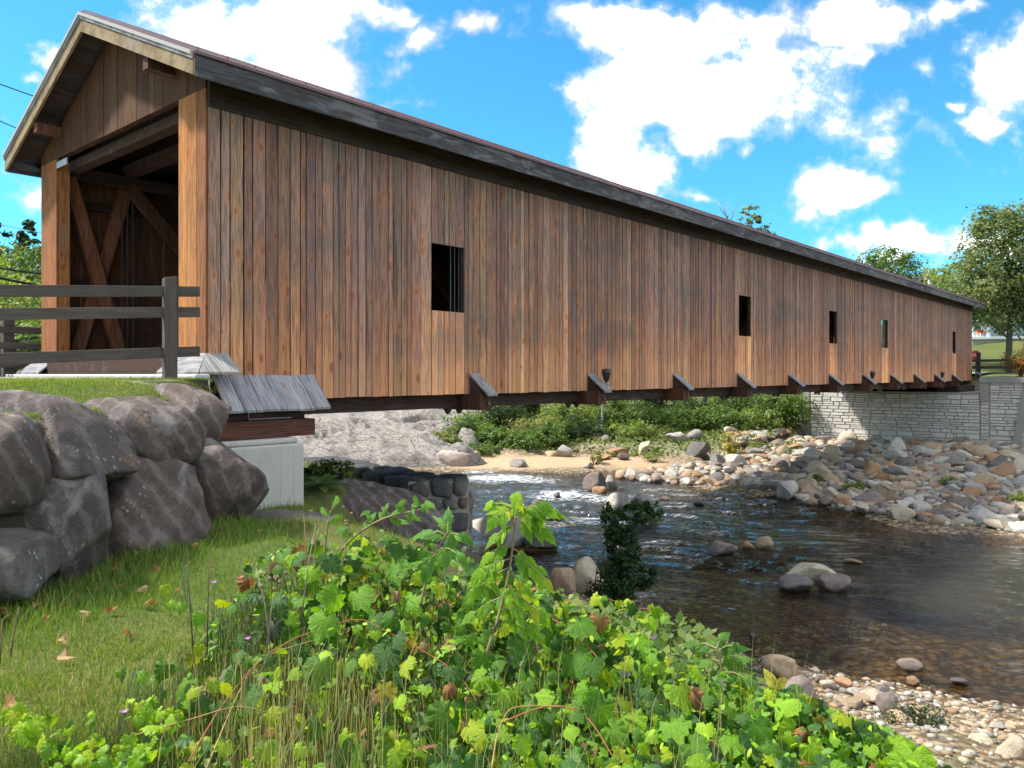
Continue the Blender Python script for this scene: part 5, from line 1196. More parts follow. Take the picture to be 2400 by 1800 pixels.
# wooded hill at the left
LF = [(-8, 78, 508, 'conifer', 'dark spruce at the left edge of the wooded hill'), (70, 92, 505, 'conifer', 'pointed dark pine top behind the leafy trees at left'), (28, 62, 552, 'light', 'bright leafy tree beside the left portal post, upper'), (90, 66, 545, 'mid', 'leafy tree touching the left portal post'), (10, 48, 620, 'mid', 'dark green leafy tree low on the wooded hill at left'), (72, 46, 640, 'light', 'feathery light green tree behind the wires at left'), (-30, 44, 700, 'olive', 'grey green shrubby tree at the left picture edge'), (40, 38, 720, 'mid', 'green tree behind the back fence post'), (95, 38, 735, 'dark', 'dark tree behind the fence rail stub'), (-60, 60, 560, 'mid', 'leafy tree cut by the left picture edge'), (130, 80, 570, 'dark', 'dark tree behind the portal, left')]
for i, (px, dp, top, pal, lab) in enumerate(LF):
    q = pix(px, 900, dp); b = gz(q); H = max(2.5, EYE + (877 - top) * dp / 1850 - b[2]); wd = max(2.0, H * .36)
    if pal == 'conifer': lob = [(0, 0, H*(.2 + .1*j), wd*(1 - .105*j)*.75, wd*(1 - .105*j)*.75, H*.06) for j in range(8)]
    else:
        rr_ = random.Random(i); lob = [(rr_.uniform(-.7, .7)*wd, rr_.uniform(-.5, .5)*wd, H*rr_.uniform(.25, .84), wd*rr_.uniform(.5, .8), wd*rr_.uniform(.5, .8), H*.17) for _ in range(10)]
    tree('conifer_tree' if pal == 'conifer' else 'hill_tree', lab, b, H, lob, 230, 40, .11 + .003 * dp, pal, 1330 + i, .18, group='trees of the wooded hill at the left', spread=.28)
tree('dead_shrub', 'pale leafless shrub low behind the back fence', gz(pix(60, 860, 30)), 2.4, [(0, 0, 1.7, .7, .6, .6)], 20, 3, .1, 'olive', 1380, .05, bark='pale_bark', nl=20, cat='shrub', fork=.1)
bush('low green shrub at the foot of the back fence', gz(pix(40, 870, 24)), 2.4, .9, 60, .12, 'light', 1381, name='shrub', cat='shrub')
bush('dark green shrub between the back fence and the portal post', gz(pix(90, 870, 27)), 3, 1.4, 70, .13, 'mid', 1382, name='shrub', cat='shrub')
q = bl(51.3, -4.2, 0); bush('reddish green burning bush above the wing wall at the right edge', (q.x, q.y, 4.75), 4.6, 2.1, 190, .15, 'autumn', 1390, name='burning_bush', per=34, cat='bush')
# dark shrub at the near shore
q = pixz(1440, 1472, .15); b = gz(q, -.05)
lob = [(-.25, 0, .35, .4, .35, .4), (.05, 0, .75, .42, .35, .42), (.1, 0, 1.25, .38, .32, .38), (.1, 0, 1.6, .36, .3, .3), (.5, 0, 1.95, .42, .25, .2), (-.1, 0, 1.9, .3, .25, .2), (.55, 0, .75, .32, .25, .22)]
e = empty('shore_shrub', b); tag(e, 'dark green shrub leaning right at the near water edge', 'shrub')
V, F, C, c = foliage([(l[0] * .95 + .06, l[1], l[2] * 1.06, l[3] * .95, l[4], l[5] * 1.08) for l in lob], 380, 36, .058, 'dark', 1400, .2, wind=.2); C = C * np.array([.85, 1.0, .9]); link('foliage', fastmesh('foliage', V, F, C), 'leaf', e)
m_ = MB(); rr_ = random.Random(4)
for i in range(26):
    q2 = c[rr_.randrange(len(c))]; x0 = rr_.uniform(-.5, -.05); m_.tube([(x0, 0, -.1), (x0 * .8 + q2[0] * .2, 0, q2[2] * .5), tuple(q2)], [.014, .010, .004], 4)
m_.build('stems', 'bark', e)['kind'] = 'stuff'
for i, (px, py, wd, h, lab) in enumerate(((1640, 1565, .7, .32, 'small dark weed tuft among the near shore stones'), (2150, 1690, .75, .42, 'dark low tuft of weeds on the gravel beach at right'), (1760, 1590, .6, .4, 'thin dark weed behind the second sapling at the shore'))):
    q = pixz(px, py, .3); bush(lab, gz(q, -.03), wd, h, 60, .035, 'dark', 1410 + i, name='beach_weed', per=18, cat='weed', group='weeds on the near beach')

# ------------------------------------------------------------------ grass
BT = np.array([(-.5, 0, 0), (.5, 0, 0), (-.38, .12, .5), (.38, .12, .5), (0, .5, .92)]); BF = np.array([(0, 1, 3), (0, 3, 2), (2, 3, 4)])
GC = np.array([(.145,.24,.03),(.19,.28,.04),(.12,.20,.028),(.27,.30,.07),(.37,.34,.13),(.155,.25,.05)])
def grass(x, y, hmin, hmax, wd, seed, dry=None, lean=.5):
    r = np.random.default_rng(seed); z = height(x, y); n = len(x); h = r.uniform(hmin, hmax, n) * np.where(r.random(n) < .12, 1.6, 1.0)
    ang = r.uniform(0, 6.28, n); ca, sa = np.cos(ang), np.sin(ang)
    ax = np.stack([ca, sa, 0*ca], 1) * (wd * r.uniform(.7, 1.3, n))[:, None]
    ay = np.stack([-sa, ca, 0*ca], 1) * (h * r.uniform(.2, 1.6, n) * lean * 2)[:, None]
    az = np.stack([0*ca, 0*ca, h], 1)
    patch = SN(60, .9)(np.stack([x, y, 0*x], 1)) + .5 * SN(61, 3.0)(np.stack([x, y, 0*x], 1))
    pd = np.clip(.17 + .17 * patch, .04, .6); k = r.integers(0, 3, n); k = np.where(r.random(n) < pd, r.integers(3, 5, n), k)
    col = GC[k] * r.uniform(.75, 1.25, (n, 1))
    return scatter(BT, BF, np.stack([x, y, z - .006], 1), ax, ay, az, col)
r = np.random.default_rng(70); n = 250000
y = np.exp(r.uniform(math.log(2.4), math.log(13.5), n)); s_ = r.uniform(-.68, .12, n); x = s_ * y
h_ = height(x, y); t = (x - P0.x) * UX + (y - P0.y) * UY
dv = SN(66, 6.0)(np.stack([x, y, 0*x], 1))
ok = (h_ < 3.75) & (h_ > 2.55) & (x > -4.0) & (t < 2.6) & (x < .35 + .05 * y) & (r.random(n) < .75 + .25 * dv)
x, y = x[ok], y[ok]
near = 1 - np.clip((y - 2.4) / 4, 0, 1)
a1 = grass(x, y, .018, .048, .005, 71)
V, F, C = a1
tag(link('lawn_grass', fastmesh('lawn_grass', V, F, C), 'grass_blade'), 'short lawn grass below the boulder wall', 'grass', kind='stuff')
n = 90000; y = np.exp(r.uniform(math.log(5.5), math.log(13.2), n)); x = r.uniform(-.68, -.33, n) * y; h_ = height(x, y); wv = -(x - P0.x) * UY + (y - P0.y) * UX
ok = (h_ > 4.5) & (wv < -.82 + .5 * r.random(n)) & (x > -11); V, F, C = grass(x[ok], y[ok], .018, .045, .006, 72)
C = C * np.array([1.15, 1.1, 1.0])
tag(link('terrace_grass', fastmesh('terrace_grass', V, F, C), 'grass_blade'), 'sunlit yellow green grass on the terrace above the boulders', 'grass', kind='stuff')
# longer tufts along the boulders, the concrete and the thicket edge
xs_ = []; ys_ = []
for cx, cy, sx_, sy_, k in ((-3.25, 6.2, .35, 1.2, 5000), (-3.1, 8.6, .3, 1.6, 5000), (-3.3, 11.2, .8, .4, 4000), (-1.2, 3.1, .8, .5, 7000), (-.4, 3.8, .7, .6, 5000), (-2.1, 2.9, .6, .5, 6000), (.3, 2.7, .6, .4, 4000)):
    xs_.append(r.normal(cx, sx_, k)); ys_.append(r.normal(cy, sy_, k))
x = np.concatenate(xs_); y = np.concatenate(ys_); h_ = height(x, y); ok = (h_ < 3.8) & (y > 2.2); V, F, C = grass(x[ok], y[ok], .06, .15, .0045, 73)
tag(link('tall_grass', fastmesh('tall_grass', V, F, C), 'grass_blade'), 'longer uncut grass along the boulders and the thicket', 'grass', kind='stuff')
# scrub on the bank between lawn and beach
n = 15000; x = r.uniform(-.6, 4.2, n); y = r.uniform(3.2, 9, n); h_ = height(x, y); ok = (h_ > .55) & (h_ < 3.0) & (r.random(n) < np.clip((h_ - .4) / .8, 0, 1)); x, y, h_ = x[ok], y[ok], h_[ok]; n = len(x)
a, b_, e_ = frames(r.normal(size=(n, 3)) * .5 + np.array([-.2, -.3, .8]), r.uniform(0, 6.28, n)); s = r.uniform(.05, .12, n)[:, None]
V, F, C = scatter(LQ, LQF, np.stack([x, y, h_ + r.uniform(.02, .4, n)], 1), a * s, b_ * s, e_ * s, np.array(PAL['mid'] + PAL['light'])[r.integers(0, 8, n)])
tag(link('bank_scrub', fastmesh('bank_scrub', V, F, C), 'leaf'), 'leafy scrub covering the near bank', 'scrub', kind='stuff')

# fallen leaves on the lawn
DL = [(105,1362),(90,1395),(185,1372),(155,1395),(240,1335),(318,1272),(330,1260),(372,1225),(300,1460),(155,1530),(20,1650),(470,1232),(455,1252),(270,1300),(205,1345),(500,1290),(225,1340),(10,1415),(285,1330),(365,1300),(330,1345),(60,1380),(150,1480),(265,1265),(400,1215),(520,1220),(610,1208),(440,1180),(110,1430),(350,1390),(420,1350),(200,1420),(260,1410)]
rr_ = random.Random(12); DLM = []
for i in range(4):
    v = []; 
    for k in range(11):
        a = k / 11 * 6.28; rad = .5 * (1 + .25 * math.cos(3 * a + i) + .1 * math.sin(7 * a)); v.append((rad * math.cos(a), rad * .8 * math.sin(a), .18 * math.sin(2 * a + i) + .1 * math.cos(3 * a)))
    DLM.append(mesh('fallen_leaf', [(0, 0, .02)] + v, [(0, 1 + k, 1 + (k + 1) % 11) for k in range(11)])); DLM[-1].materials.append(MAT['dry_leaf'])
for i, (px, py) in enumerate(DL):
    q = pixz(px, py, 3.42); q.z = hz(q.x, q.y); s = rr_.uniform(.05, .1)
    o = link('fallen_leaf', DLM[i % 4]); o.location = (q.x, q.y, q.z + .05); o.scale = (s, s, s); o.rotation_euler = (rr_.uniform(-.7, .7), rr_.uniform(-.7, .7), rr_.uniform(0, 6.28)); o.color = rr_.choice([(.30,.14,.05,1),(.36,.2,.09,1),(.24,.10,.04,1),(.42,.28,.15,1)])
    tag(o, 'curled brown dead leaf lying on the lawn', 'leaf', 'fallen leaves on the lawn')

# ------------------------------------------------------------------ foreground thicket
def leafmesh(name, outline, seed, cup=.25, wave=.06, m='leaf_single', tip=0.3):
    r_ = random.Random(seed); o = outline + [(-x, y) for x, y in outline[::-1] if abs(x) > 1e-6]
    V = [(0, 0, 0)]; vein = [1.0]
    mid = []
    for i, (x, y) in enumerate(o):
        z = -cup * x * x * 1.2 - tip * max(0, y) ** 2 + wave * math.sin(i * 1.9 + seed) + r_.uniform(-.02, .02)
        V.append((x, y, z)); vein.append(.55 if i % 2 == 0 else .0)
    for i, (x, y) in enumerate(o):
        x2, y2 = x * .52, y * .52; V.append((x2, y2, -cup * x2 * x2 * 1.2 - tip * max(0, y2) ** 2 + .035 * (1 if i % 2 else -1))); vein.append(.75 if i % 2 == 0 else 0)
    n = len(o); F = []
    for i in range(n):
        j = (i + 1) % n
        F += [(0, 1 + n + i, 1 + n + j), (1 + n + i, 1 + i, 1 + j), (1 + n + i, 1 + j, 1 + n + j)]
    me = mesh(name, V, F, True); a = me.attributes.new('vein', 'FLOAT', 'POINT'); a.data.foreach_set('value', vein)
    if m: me.materials.append(MAT[m])
    return me, np.array(V), np.array(F)
GRAPE = [(0,-.06),(.09,-.24),(.24,-.33),(.33,-.26),(.46,-.22),(.48,-.09),(.58,.0),(.53,.10),(.57,.20),(.48,.28),(.47,.40),(.36,.44),(.31,.56),(.20,.60),(.11,.76),(0,.92)]
ELDER = [(0,-.25),(.08,-.22),(.16,-.08),(.24,.02),(.30,.18),(.24,.22),(.27,.38),(.19,.42),(.14,.62),(.06,.74),(0,.95)]
OVAL = [(0,-.4),(.10,-.33),(.20,-.15),(.24,.08),(.20,.30),(.11,.5),(0,.66)]
GM = [leafmesh('leaf', GRAPE, i, .25 + .25 * (i % 3), .05 + .02 * (i % 4), tip=.2 + .15 * (i % 3)) for i in range(8)]
EM = [leafmesh('leaf', ELDER, 20 + i, .5, .03, tip=.3 + .15 * i) for i in range(4)]
OM = [leafmesh('leaf', OVAL, 30 + i, .4, .02, tip=.2) for i in range(3)]
DM = [leafmesh('leaf', GRAPE, 40 + i, 1.6, .2, m=None, tip=1.1) for i in range(3)]
for q in DM: q[0].materials.append(MAT['dry_leaf'])
LC = [(.08,.20,.02),(.105,.25,.02),(.06,.15,.03),(.15,.32,.02),(.22,.40,.02),(.28,.47,.02),(.05,.13,.02),(.36,.47,.02)]
def orient(o, nrm, tip):
    nrm = Vector(nrm).normalized(); y = Vector(tip); y = (y - nrm * y.dot(nrm)).normalized(); x = y.cross(nrm)
    o.rotation_euler = Matrix((x, y, nrm)).transposed().to_euler()
SIL = np.array([(-50,1745),(60,1690),(250,1650),(420,1500),(510,1350),(600,1295),(700,1262),(800,1250),(920,1246),(1010,1268),(1120,1298),(1230,1335),(1310,1392),(1400,1425),(1500,1470),(1580,1560),(1650,1560),(1750,1600),(1850,1610),(1950,1655),(2050,1690),(2130,1745),(2200,1830)], float)
def sil(px): return np.interp(px, SIL[:, 0], SIL[:, 1])
def mound(px, py): # distance of the mound surface seen in that direction
    return 3.95 - 1.6 * np.clip((py - 1190) / 640, 0, 1.05) 
gv = empty('grape_vine', (.1, 3.0, 3.3)); tag(gv, 'wild grape vine thicket with broad toothed leaves filling the foreground', 'vine')
rl = random.Random(77); goff = Vector((.1, 3.0, 3.3)); pts = []
def dens(px, py):
    d = 1.0
    if px < 420: d = .05
    elif px < 520: d = .2
    elif px < 720 and py > 1330: d = .32
    if 600 < px < 900 and py > 1560: d = .42
    if px > 1000 and py > 1400: d = 1.0
    return d
def sample(lo=0.0):
    while True:
        px = rl.uniform(20, 2170); tp = float(sil(px)); py = tp + (1835 - tp) * rl.random() + lo
        if rl.random() < dens(px, py): return px, py
def leafpos(px, py, back): 
    Y = float(mound(px, py)) + back; return pix(px, py, Y)
nl = 0; vines = []
while nl < 292:
    px, py = sample(12)
    if any(abs(px - a) < 26 and abs(py - b) < 24 for a, b in pts) and rl.random() < .85: continue
    pts.append((px, py)); p_ = leafpos(px, py, rl.uniform(-.12, .1))
    sz = rl.choice([.042, .05, .06, .075, .09, .115]) * (1.0 if py > 1300 else .8)
    if px < 500: sz *= .8
    k = rl.random(); dead = rl.random() < .04
    me = (DM[rl.randrange(3)] if dead else GM[rl.randrange(8)])[0]
    o = link('leaf', me, None, gv); o.location = p_ - goff; o.scale = (sz, sz, sz)
    orient(o, (rl.gauss(-.1, .45), -.62 + rl.gauss(0, .3), .62 + rl.gauss(0, .3)), (rl.gauss(.1, .55), -.35, -.75))
    hi = rl.random() ** 1.3
    if dead: o.scale = (sz * .6, sz * .6, sz * .9)
    c = rl.choice([(.34,.17,.07),(.40,.22,.11),(.27,.12,.05)]) if dead else (rl.choice(LC[3:]) if (sz < .09 and rl.random() < .6) else rl.choice(LC[:5]))
    j = rl.uniform(.85, 1.2); o.color = (c[0]*j, c[1]*j, c[2]*j, 1); nl += 1
    vines.append(p_)
# the many smaller and inner leaves as one part
r = np.random.default_rng(80); N = 3300; P_ = []; S_ = []; K_ = []
for i in range(N):
    px, py = sample(8 if i % 3 else -6); back = rl.uniform(.0, .42); p_ = leafpos(px, py, back); p_.z -= back * .12; P_.append(p_); S_.append(rl.uniform(.03, .095) if i % 3 else rl.uniform(.02, .045)); K_.append(rl.randrange(8))
P_ = np.array(P_) - np.array(goff); S_ = np.array(S_); Vs = []; Fs = []; Cs = []; nv = 0
TPL = [GM[0], GM[2], EM[0], GM[4], GM[6], EM[2], OM[1], GM[7]]
for k in range(8):
    m_ = np.array(K_) == k; n = m_.sum(); tv, tf = TPL[k][1], TPL[k][2]
    a, b, e_ = frames(r.normal(size=(n, 3)) * .5 + np.array([-.1, -.5, .65]), r.normal(3.14, .7, n)); s = S_[m_][:, None]
    col = np.array(LC)[r.integers(0, 8, n)] * r.uniform(.75, 1.2, (n, 1)); dd_ = r.random(n) < .07; dl_ = r.random(n) < .15; col[dl_] = col[dl_] * np.array([.9, .62, 1.6]); col[dd_] = (.32, .17, .07)
    V, F, C = scatter(tv, tf, P_[m_], a * s, b * s, e_ * s, col); Vs.append(V); Fs.append(F + nv); Cs.append(C); nv += len(V)
o = link('leaves', fastmesh('leaves', np.concatenate(Vs), np.concatenate(Fs), np.concatenate(Cs), True), 'leaf', gv); o['kind'] = 'stuff'
# small oval leaflets of other weeds mixed in
NO = 1500; P_ = []
for i in range(NO):
    px, py = sample(6); P_.append(leafpos(px, py, rl.uniform(-.12, .2)))
P_ = np.array(P_) - np.array(goff); a, b, e_ = frames(r.normal(size=(NO, 3)) * .6 + np.array([-.1, -.4, .7]), r.uniform(0, 6.28, NO)); s = r.uniform(.018, .04, NO)[:, None]
V, F, C = scatter(OM[0][1], OM[0][2], P_, a * s, b * s, e_ * s, np.array(LC)[r.integers(0, 8, NO)] * r.uniform(.8, 1.3, (NO, 1)))
tag(link('small_leaved_weeds', fastmesh('small_leaved_weeds', V + np.array(goff), F, C, True), 'leaf'), 'small oval-leaved weeds mixed into the vine thicket', 'weeds', kind='stuff')
# woody stems of the vine
def curve(pp, n=14):
    pp = [Vector(p_) for p_ in pp]; out = []
    for i in range(n + 1):
        s_ = i / n * (len(pp) - 1); k = min(int(s_), len(pp) - 2); f_ = s_ - k
        a, b, c, d = pp[max(k-1, 0)], pp[k], pp[k+1], pp[min(k+2, len(pp)-1)]
        out.append(.5 * ((2*b) + (c - a)*f_ + (2*a - 5*b + 4*c - d)*f_*f_ + (3*b - a - 3*c + d)*f_**3))
    return out
def stemline(pxs, rad, color, parent=gv, off_=goff, toward=.12, n=16):
    pp = [pix(a, b, float(mound(a, b)) - toward * rl.uniform(-.2, .7)) - off_ for a, b in pxs]; c_ = [q_ for q_ in curve([q2 + Vector((rl.gauss(0, .015), rl.gauss(0, .02), rl.gauss(0, .012))) for q2 in pp], n)]
    o = MB().tube(c_, [rad * (1 - .6 * i / n) for i in range(n + 1)], 6).build('stem', 'stem', parent, True); o.color = (*color, 1)
RED = (.28,.10,.045); TAN = (.36,.23,.09); YL = (.40,.34,.08)
stemline([(455,1800),(520,1640),(640,1530),(800,1465),(900,1480),(1050,1570),(1120,1640)], .0032, RED); stemline([(490,1800),(560,1600),(640,1520),(760,1498)], .0026, TAN)
stemline([(315,1725),(430,1680),(560,1655),(640,1668)], .0026, TAN)
stemline([(1180,1690),(1290,1655),(1370,1668),(1450,1800)], .0034, RED); stemline([(1160,1800),(1190,1700),(1250,1660),(1500,1655)], .0026, TAN)
stemline([(1200,1390),(1270,1420),(1330,1480),(1420,1560)], .0045, RED); stemline([(1390,1405),(1470,1415),(1520,1440)], .003, RED)
# loose green sprays at the left bottom corner and the trailing tip at the right
for px, py, n in ((70,1700,7),(130,1745,4),(215,1760,6),(280,1780,6),(340,1650,5),(420,1640,6),(390,1690,5),(1410,1408,3),(1470,1418,3),(1530,1435,4)):
    for k in range(n):
        if nl >= 300: break
        o = link('leaf', GM[rl.randrange(8)][0], None, gv); p_ = leafpos(px + rl.gauss(0, 28), py + rl.gauss(0, 22), -.05); o.location = p_ - goff; s = rl.uniform(.04, .075); o.scale = (s, s, s)
        orient(o, (rl.gauss(0, .4), -.7, .6), (rl.gauss(0, .6), -.3, -.7)); c = rl.choice(LC[3:]); o.color = (*c, 1); nl += 1
xs_ = []
sp = []
for px, py, n, sd in ((70,1700,8,26),(150,1755,6,26),(230,1765,9,30),(300,1785,9,30),(345,1655,7,30),(430,1640,8,36),(390,1700,8,40),(330,1560,4,25),(400,1400,4,25),(1415,1405,3,14),(1475,1418,3,12),(1530,1440,6,18)):
    for k in range(n): sp.append((px + rl.gauss(0, sd), py + rl.gauss(0, sd * .7)))
P_ = np.array([pix(a, b, float(mound(a, b)) - .05) for a, b in sp]) - np.array(goff); n = len(P_)
a, b, e_ = frames(r.normal(size=(n, 3)) * .4 + np.array([0, -.7, .6]), r.normal(3.14, .6, n)); s = r.uniform(.03, .062, n)[:, None]
V, F, C = scatter(GM[2][1], GM[2][2], P_, a * s, b * s, e_ * s, np.array(LC[3:])[r.integers(0, 5, n)]); o = link('leaf_sprays', fastmesh('leaf_sprays', V, F, C, True), 'leaf', gv); o['kind'] = 'stuff'

# box elder sapling in the middle and a second one by the shore
def sapling(name, label, pxs, dist, sprays, seed, size, cols, bases=ELDER, leafm=EM, stemc=(.26,.2,.1)):
    b0 = pix(pxs[0][0], pxs[0][1], dist); e = empty(name, b0); tag(e, label, 'sapling')
    line = [pix(a, b, dist) - b0 for a, b in pxs]; c_ = curve(line, 14)
    o = MB().tube(c_, [.007 * (1 - .6 * i / 14) for i in range(15)], 6).build('stem', 'stem', e, True); o.color = (*stemc, 1)
    rr_ = random.Random(seed); tw = MB()
    for (px, py, tx, ty, n) in sprays:
        base = pix(px, py, dist) - b0; tip = pix(tx, ty, dist + rr_.uniform(-.12, .12)) - b0; tw.tube([base, base.lerp(tip, .5) + Vector((0, 0, .012)), tip], [.003, .0025, .002], 4)
        for k in range(n):
            f_ = .35 + .65 * k / max(1, n - 1); q = base.lerp(tip, f_); d = (tip - base).normalized(); side = 1 if k % 2 else -1
            o = link('leaf', leafm[rr_.randrange(len(leafm))][0], None, e); s = size * rr_.uniform(.75, 1.2); o.scale = (s, s, s); o.location = q
            nr = Vector((rr_.gauss(0, .35), -.75 + rr_.gauss(0, .2), .55 + rr_.gauss(0, .2)))
            tv = d + Vector((side * .55, 0, -.75 + rr_.gauss(0, .25))) if k < n - 1 else d + Vector((0, 0, -.4)); orient(o, nr, tv); o.location = q
            c = rr_.choice(cols); o.color = (*c, 1)
    tw_ = tw.build('twigs', 'stem', e); tw_.color = (*stemc, 1); tw_['kind'] = 'stuff'
BR_ = [(.24,.43,.02),(.29,.48,.02),(.19,.38,.025),(.40,.47,.02),(.17,.34,.025)]
sapling('box_elder_sapling', 'bright yellow green sapling with drooping lobed leaves standing above the vine', [(1130,1560),(1170,1440),(1195,1330),(1205,1240),(1212,1180)], 3.05,
  [(1212,1185,1212,1160,3),(1210,1195,1150,1180,3),(1210,1195,1165,1215,3),(1208,1205,1270,1185,3),(1206,1215,1285,1200,4),(1206,1220,1275,1245,4),(1205,1230,1165,1255,3),(1200,1280,1150,1300,3),(1200,1285,1260,1330,4),(1198,1300,1280,1360,4),(1195,1310,1130,1340,4),(1192,1330,1115,1385,4),(1190,1340,1250,1400,4),(1185,1360,1210,1420,4),(1175,1400,1110,1440,3),(1170,1420,1240,1470,4),(1180,1380,1270,1440,4)], 1, .08, BR_)
sapling('box_elder_sapling', 'fresh green sapling with pointed leaves before the gravel shore', [(1720,1720),(1700,1640),(1690,1560),(1680,1515)], 3.4,
  [(1680,1520,1630,1510,3),(1680,1520,1690,1498,3),(1682,1525,1725,1515,3),(1686,1540,1740,1545,4),(1688,1550,1640,1550,3),(1690,1575,1750,1590,4),(1692,1590,1650,1600,4),(1695,1620,1760,1640,4),(1698,1640,1650,1655,4)], 2, .075, [(.11,.26,.04),(.09,.22,.04),(.14,.30,.04)])
sapling('honeysuckle_twig', 'arching twig with small paired leaves above the dark ridged boulder', [(800,1290),(840,1250),(900,1215),(960,1200),(1000,1190)], 3.7,
  [(830,1262,800,1240,3),(850,1245,870,1215,3),(870,1232,860,1200,3),(890,1222,905,1190,4),(910,1212,940,1222,3),(930,1208,940,1180,3),(950,1203,975,1215,3),(965,1200,975,1175,3),(985,1195,1005,1180,4)], 3, .055, [(.10,.25,.03),(.13,.30,.03)], leafm=OM)
sapling('honeysuckle_twig', 'thin upright twig with small leaves left of the arching one', [(760,1300),(768,1230),(782,1180)], 3.8, [(764,1260,745,1245,2),(770,1225,790,1210,3),(774,1205,755,1195,3),(780,1185,790,1168,4)], 4, .04, [(.11,.26,.03),(.14,.30,.03)], leafm=OM)
sapling('green_shoot', 'pale green shoot with a broad leaf before the stone pier', [(985,1420),(1005,1340),(1030,1280),(1050,1245)], 3.3, [(1050,1248,1050,1225,2),(1045,1255,1010,1250,3),(1045,1258,1085,1255,3),(1030,1285,1075,1300,3),(1020,1300,1000,1330,3)], 5, .085, [(.12,.28,.05),(.15,.33,.05)], leafm=EM)
sapling('milkweed', 'milkweed with long leaves turning yellow at the right of the thicket', [(1815,1740),(1818,1660),(1822,1600)], 2.9, [(1820,1640,1862,1615,2),(1822,1610,1842,1590,1),(1820,1620,1800,1570,1),(1818,1650,1798,1640,2),(1816,1680,1840,1665,2),(1816,1690,1795,1680,2)], 6, .095, [(.20,.34,.05),(.42,.42,.04),(.12,.26,.05)], leafm=OM, stemc=(.2,.1,.05))

# feathery spurge: stems with fine needles
ND = np.array([(-.5, 0, 0), (.5, 0, 0), (0, 1, 0)]); NF = np.array([(0, 1, 2)])
SPG = [(560,1390,12,80),(620,1360,10,70),(680,1400,12,80),(500,1450,6,50),(1165,1560,3,18),(640,1450,8,70),(330,1560,3,20),(360,1590,4,30),(410,1540,4,30),(1370,1570,4,30),(1480,1580,5,40),(1440,1640,5,40),(1530,1620,4,40),(1300,1640,3,30),(430,1320,3,20),(720,1320,5,50),(1090,1790,3,20)]
k_ = 0
SPL = ['feathery blue green spurge clump ' + q for q in ('at the left shoulder of the thicket, largest one', 'just right of the largest clump at the thicket shoulder', 'in front of the arching honeysuckle twig', 'at the lawn edge below the bare stalks', 'single stem in the middle of the grape leaves', 'behind the long red vine stem', 'small one on the lawn left of the thicket', 'small one beside the brown leaves at the lawn edge', 'at the lawn edge left of the straw grass', 'right of the central sapling, near the shrub', 'below the dark shore shrub', 'between the central sapling and the second sapling', 'left of the second sapling', 'above the lower red vine arch', 'thin one beside the two bare stalks on the lawn', 'under the thin upright twig', 'at the bottom edge below the vine')]
for px, py, n, sd in SPG:
    P_ = []; A_ = []; B_ = []; st_ = MB(); base = None
    for i in range(n):
        a, b = px + rl.gauss(0, sd * .6), py + rl.gauss(0, sd * .3); d0 = float(mound(a, b)) + rl.uniform(-.1, .15) + (.25 if px < 700 else 0)
        top = pix(a, b, d0); L = rl.uniform(.14, .26); bot = top - Vector((rl.gauss(0, .03), rl.gauss(0, .03), L))
        if base is None: base = bot.copy()
        st_.tube([bot - base, top - base], [.0025, .0015], 4)
        for j in range(46):
            f_ = .12 + .88 * j / 46; q = bot.lerp(top, f_) - base; an = j * 2.4; up_ = .35 + .5 * f_
            d = Vector((math.cos(an), math.sin(an), up_)).normalized() * (.034 * (1.15 - .5 * f_)); P_.append(q); B_.append(d); A_.append(d.cross(Vector((0, 0, 1))).normalized() * .0032)
    P_, A_, B_ = np.array(P_), np.array(A_), np.array(B_); col = np.array(PAL['spurge'])[r.integers(0, 3, len(P_))] * r.uniform(.8, 1.3, (len(P_), 1))
    V, F, C = scatter(ND, NF, P_, A_, B_, np.zeros_like(P_), col)
    e = empty('spurge_plant', base); tag(e, SPL[k_], 'plant', 'spurge clumps in the foreground')
    link('needles', fastmesh('needles', V, F, C), 'leaf', e); so_ = st_.build('stems', 'stem', e); so_.color = (.10,.16,.07,1); so_['kind'] = 'stuff'; k_ += 1

# dry stalks with seed heads, straw blades, a few mauve flowers
STK = [(455,1470,440,1285,(.12,.07,.05)),(485,1450,490,1290,(.12,.07,.05)),(580,1530,570,1400,(.10,.05,.04)),(640,1500,600,1330,(.24,.19,.14)),(700,1420,740,1230,(.25,.2,.15)),(720,1350,712,1205,(.26,.13,.07)),(740,1330,752,1215,(.24,.12,.07)),(790,1330,830,1190,(.24,.19,.14)),(620,1480,660,1330,(.24,.19,.14)),(400,1570,490,1690,(.28,.22,.15)),(25,1455,45,1423,(.16,.1,.06)),(0,1470,30,1435,(.16,.1,.06))]
for i, (ax_, ay_, bx_, by_, c) in enumerate(STK):
    d0 = float(mound(ax_, ay_)); q0 = pix(ax_, ay_, d0) ; q1 = pix(bx_, by_, d0 + .1); e = empty('dry_stalk', q0); tag(e, 'thin bare dry stalk sticking up at the left edge of the thicket', 'stalk', 'dry stalks in the foreground')
    o = MB().tube([Vector((0, 0, -.15)), (q1 - q0) * .5 + Vector((rl.gauss(0, .008), 0, 0)), q1 - q0], [.0032, .0026, .0016], 5).build('stem', 'stem', e, True); o.color = (*c, 1)
    if i in (3, 7, 8):
        for k in range(6):
            h_ = (q1 - q0) * rl.uniform(.6, 1.0) + Vector((rl.gauss(0, .03), rl.gauss(0, .02), rl.gauss(0, .01))); v, f = rockverts(i * 10 + k, 1, (.008, .008, .010), cuts=0, rough=0); ob = link('seed_head', mesh('seed_head', v, [tuple(map(int, q)) for q in f], True), 'stem', e); ob.location = h_; ob.color = (.20,.13,.08,1)
n = 760; px = np.concatenate([r.normal(760, 110, 260), r.normal(560, 120, 160), r.uniform(500, 1900, 340)]); py = r.uniform(1560, 1860, n); Yd = np.array([float(mound(a, b)) for a, b in zip(px, py)]) - r.uniform(0, .15, n)
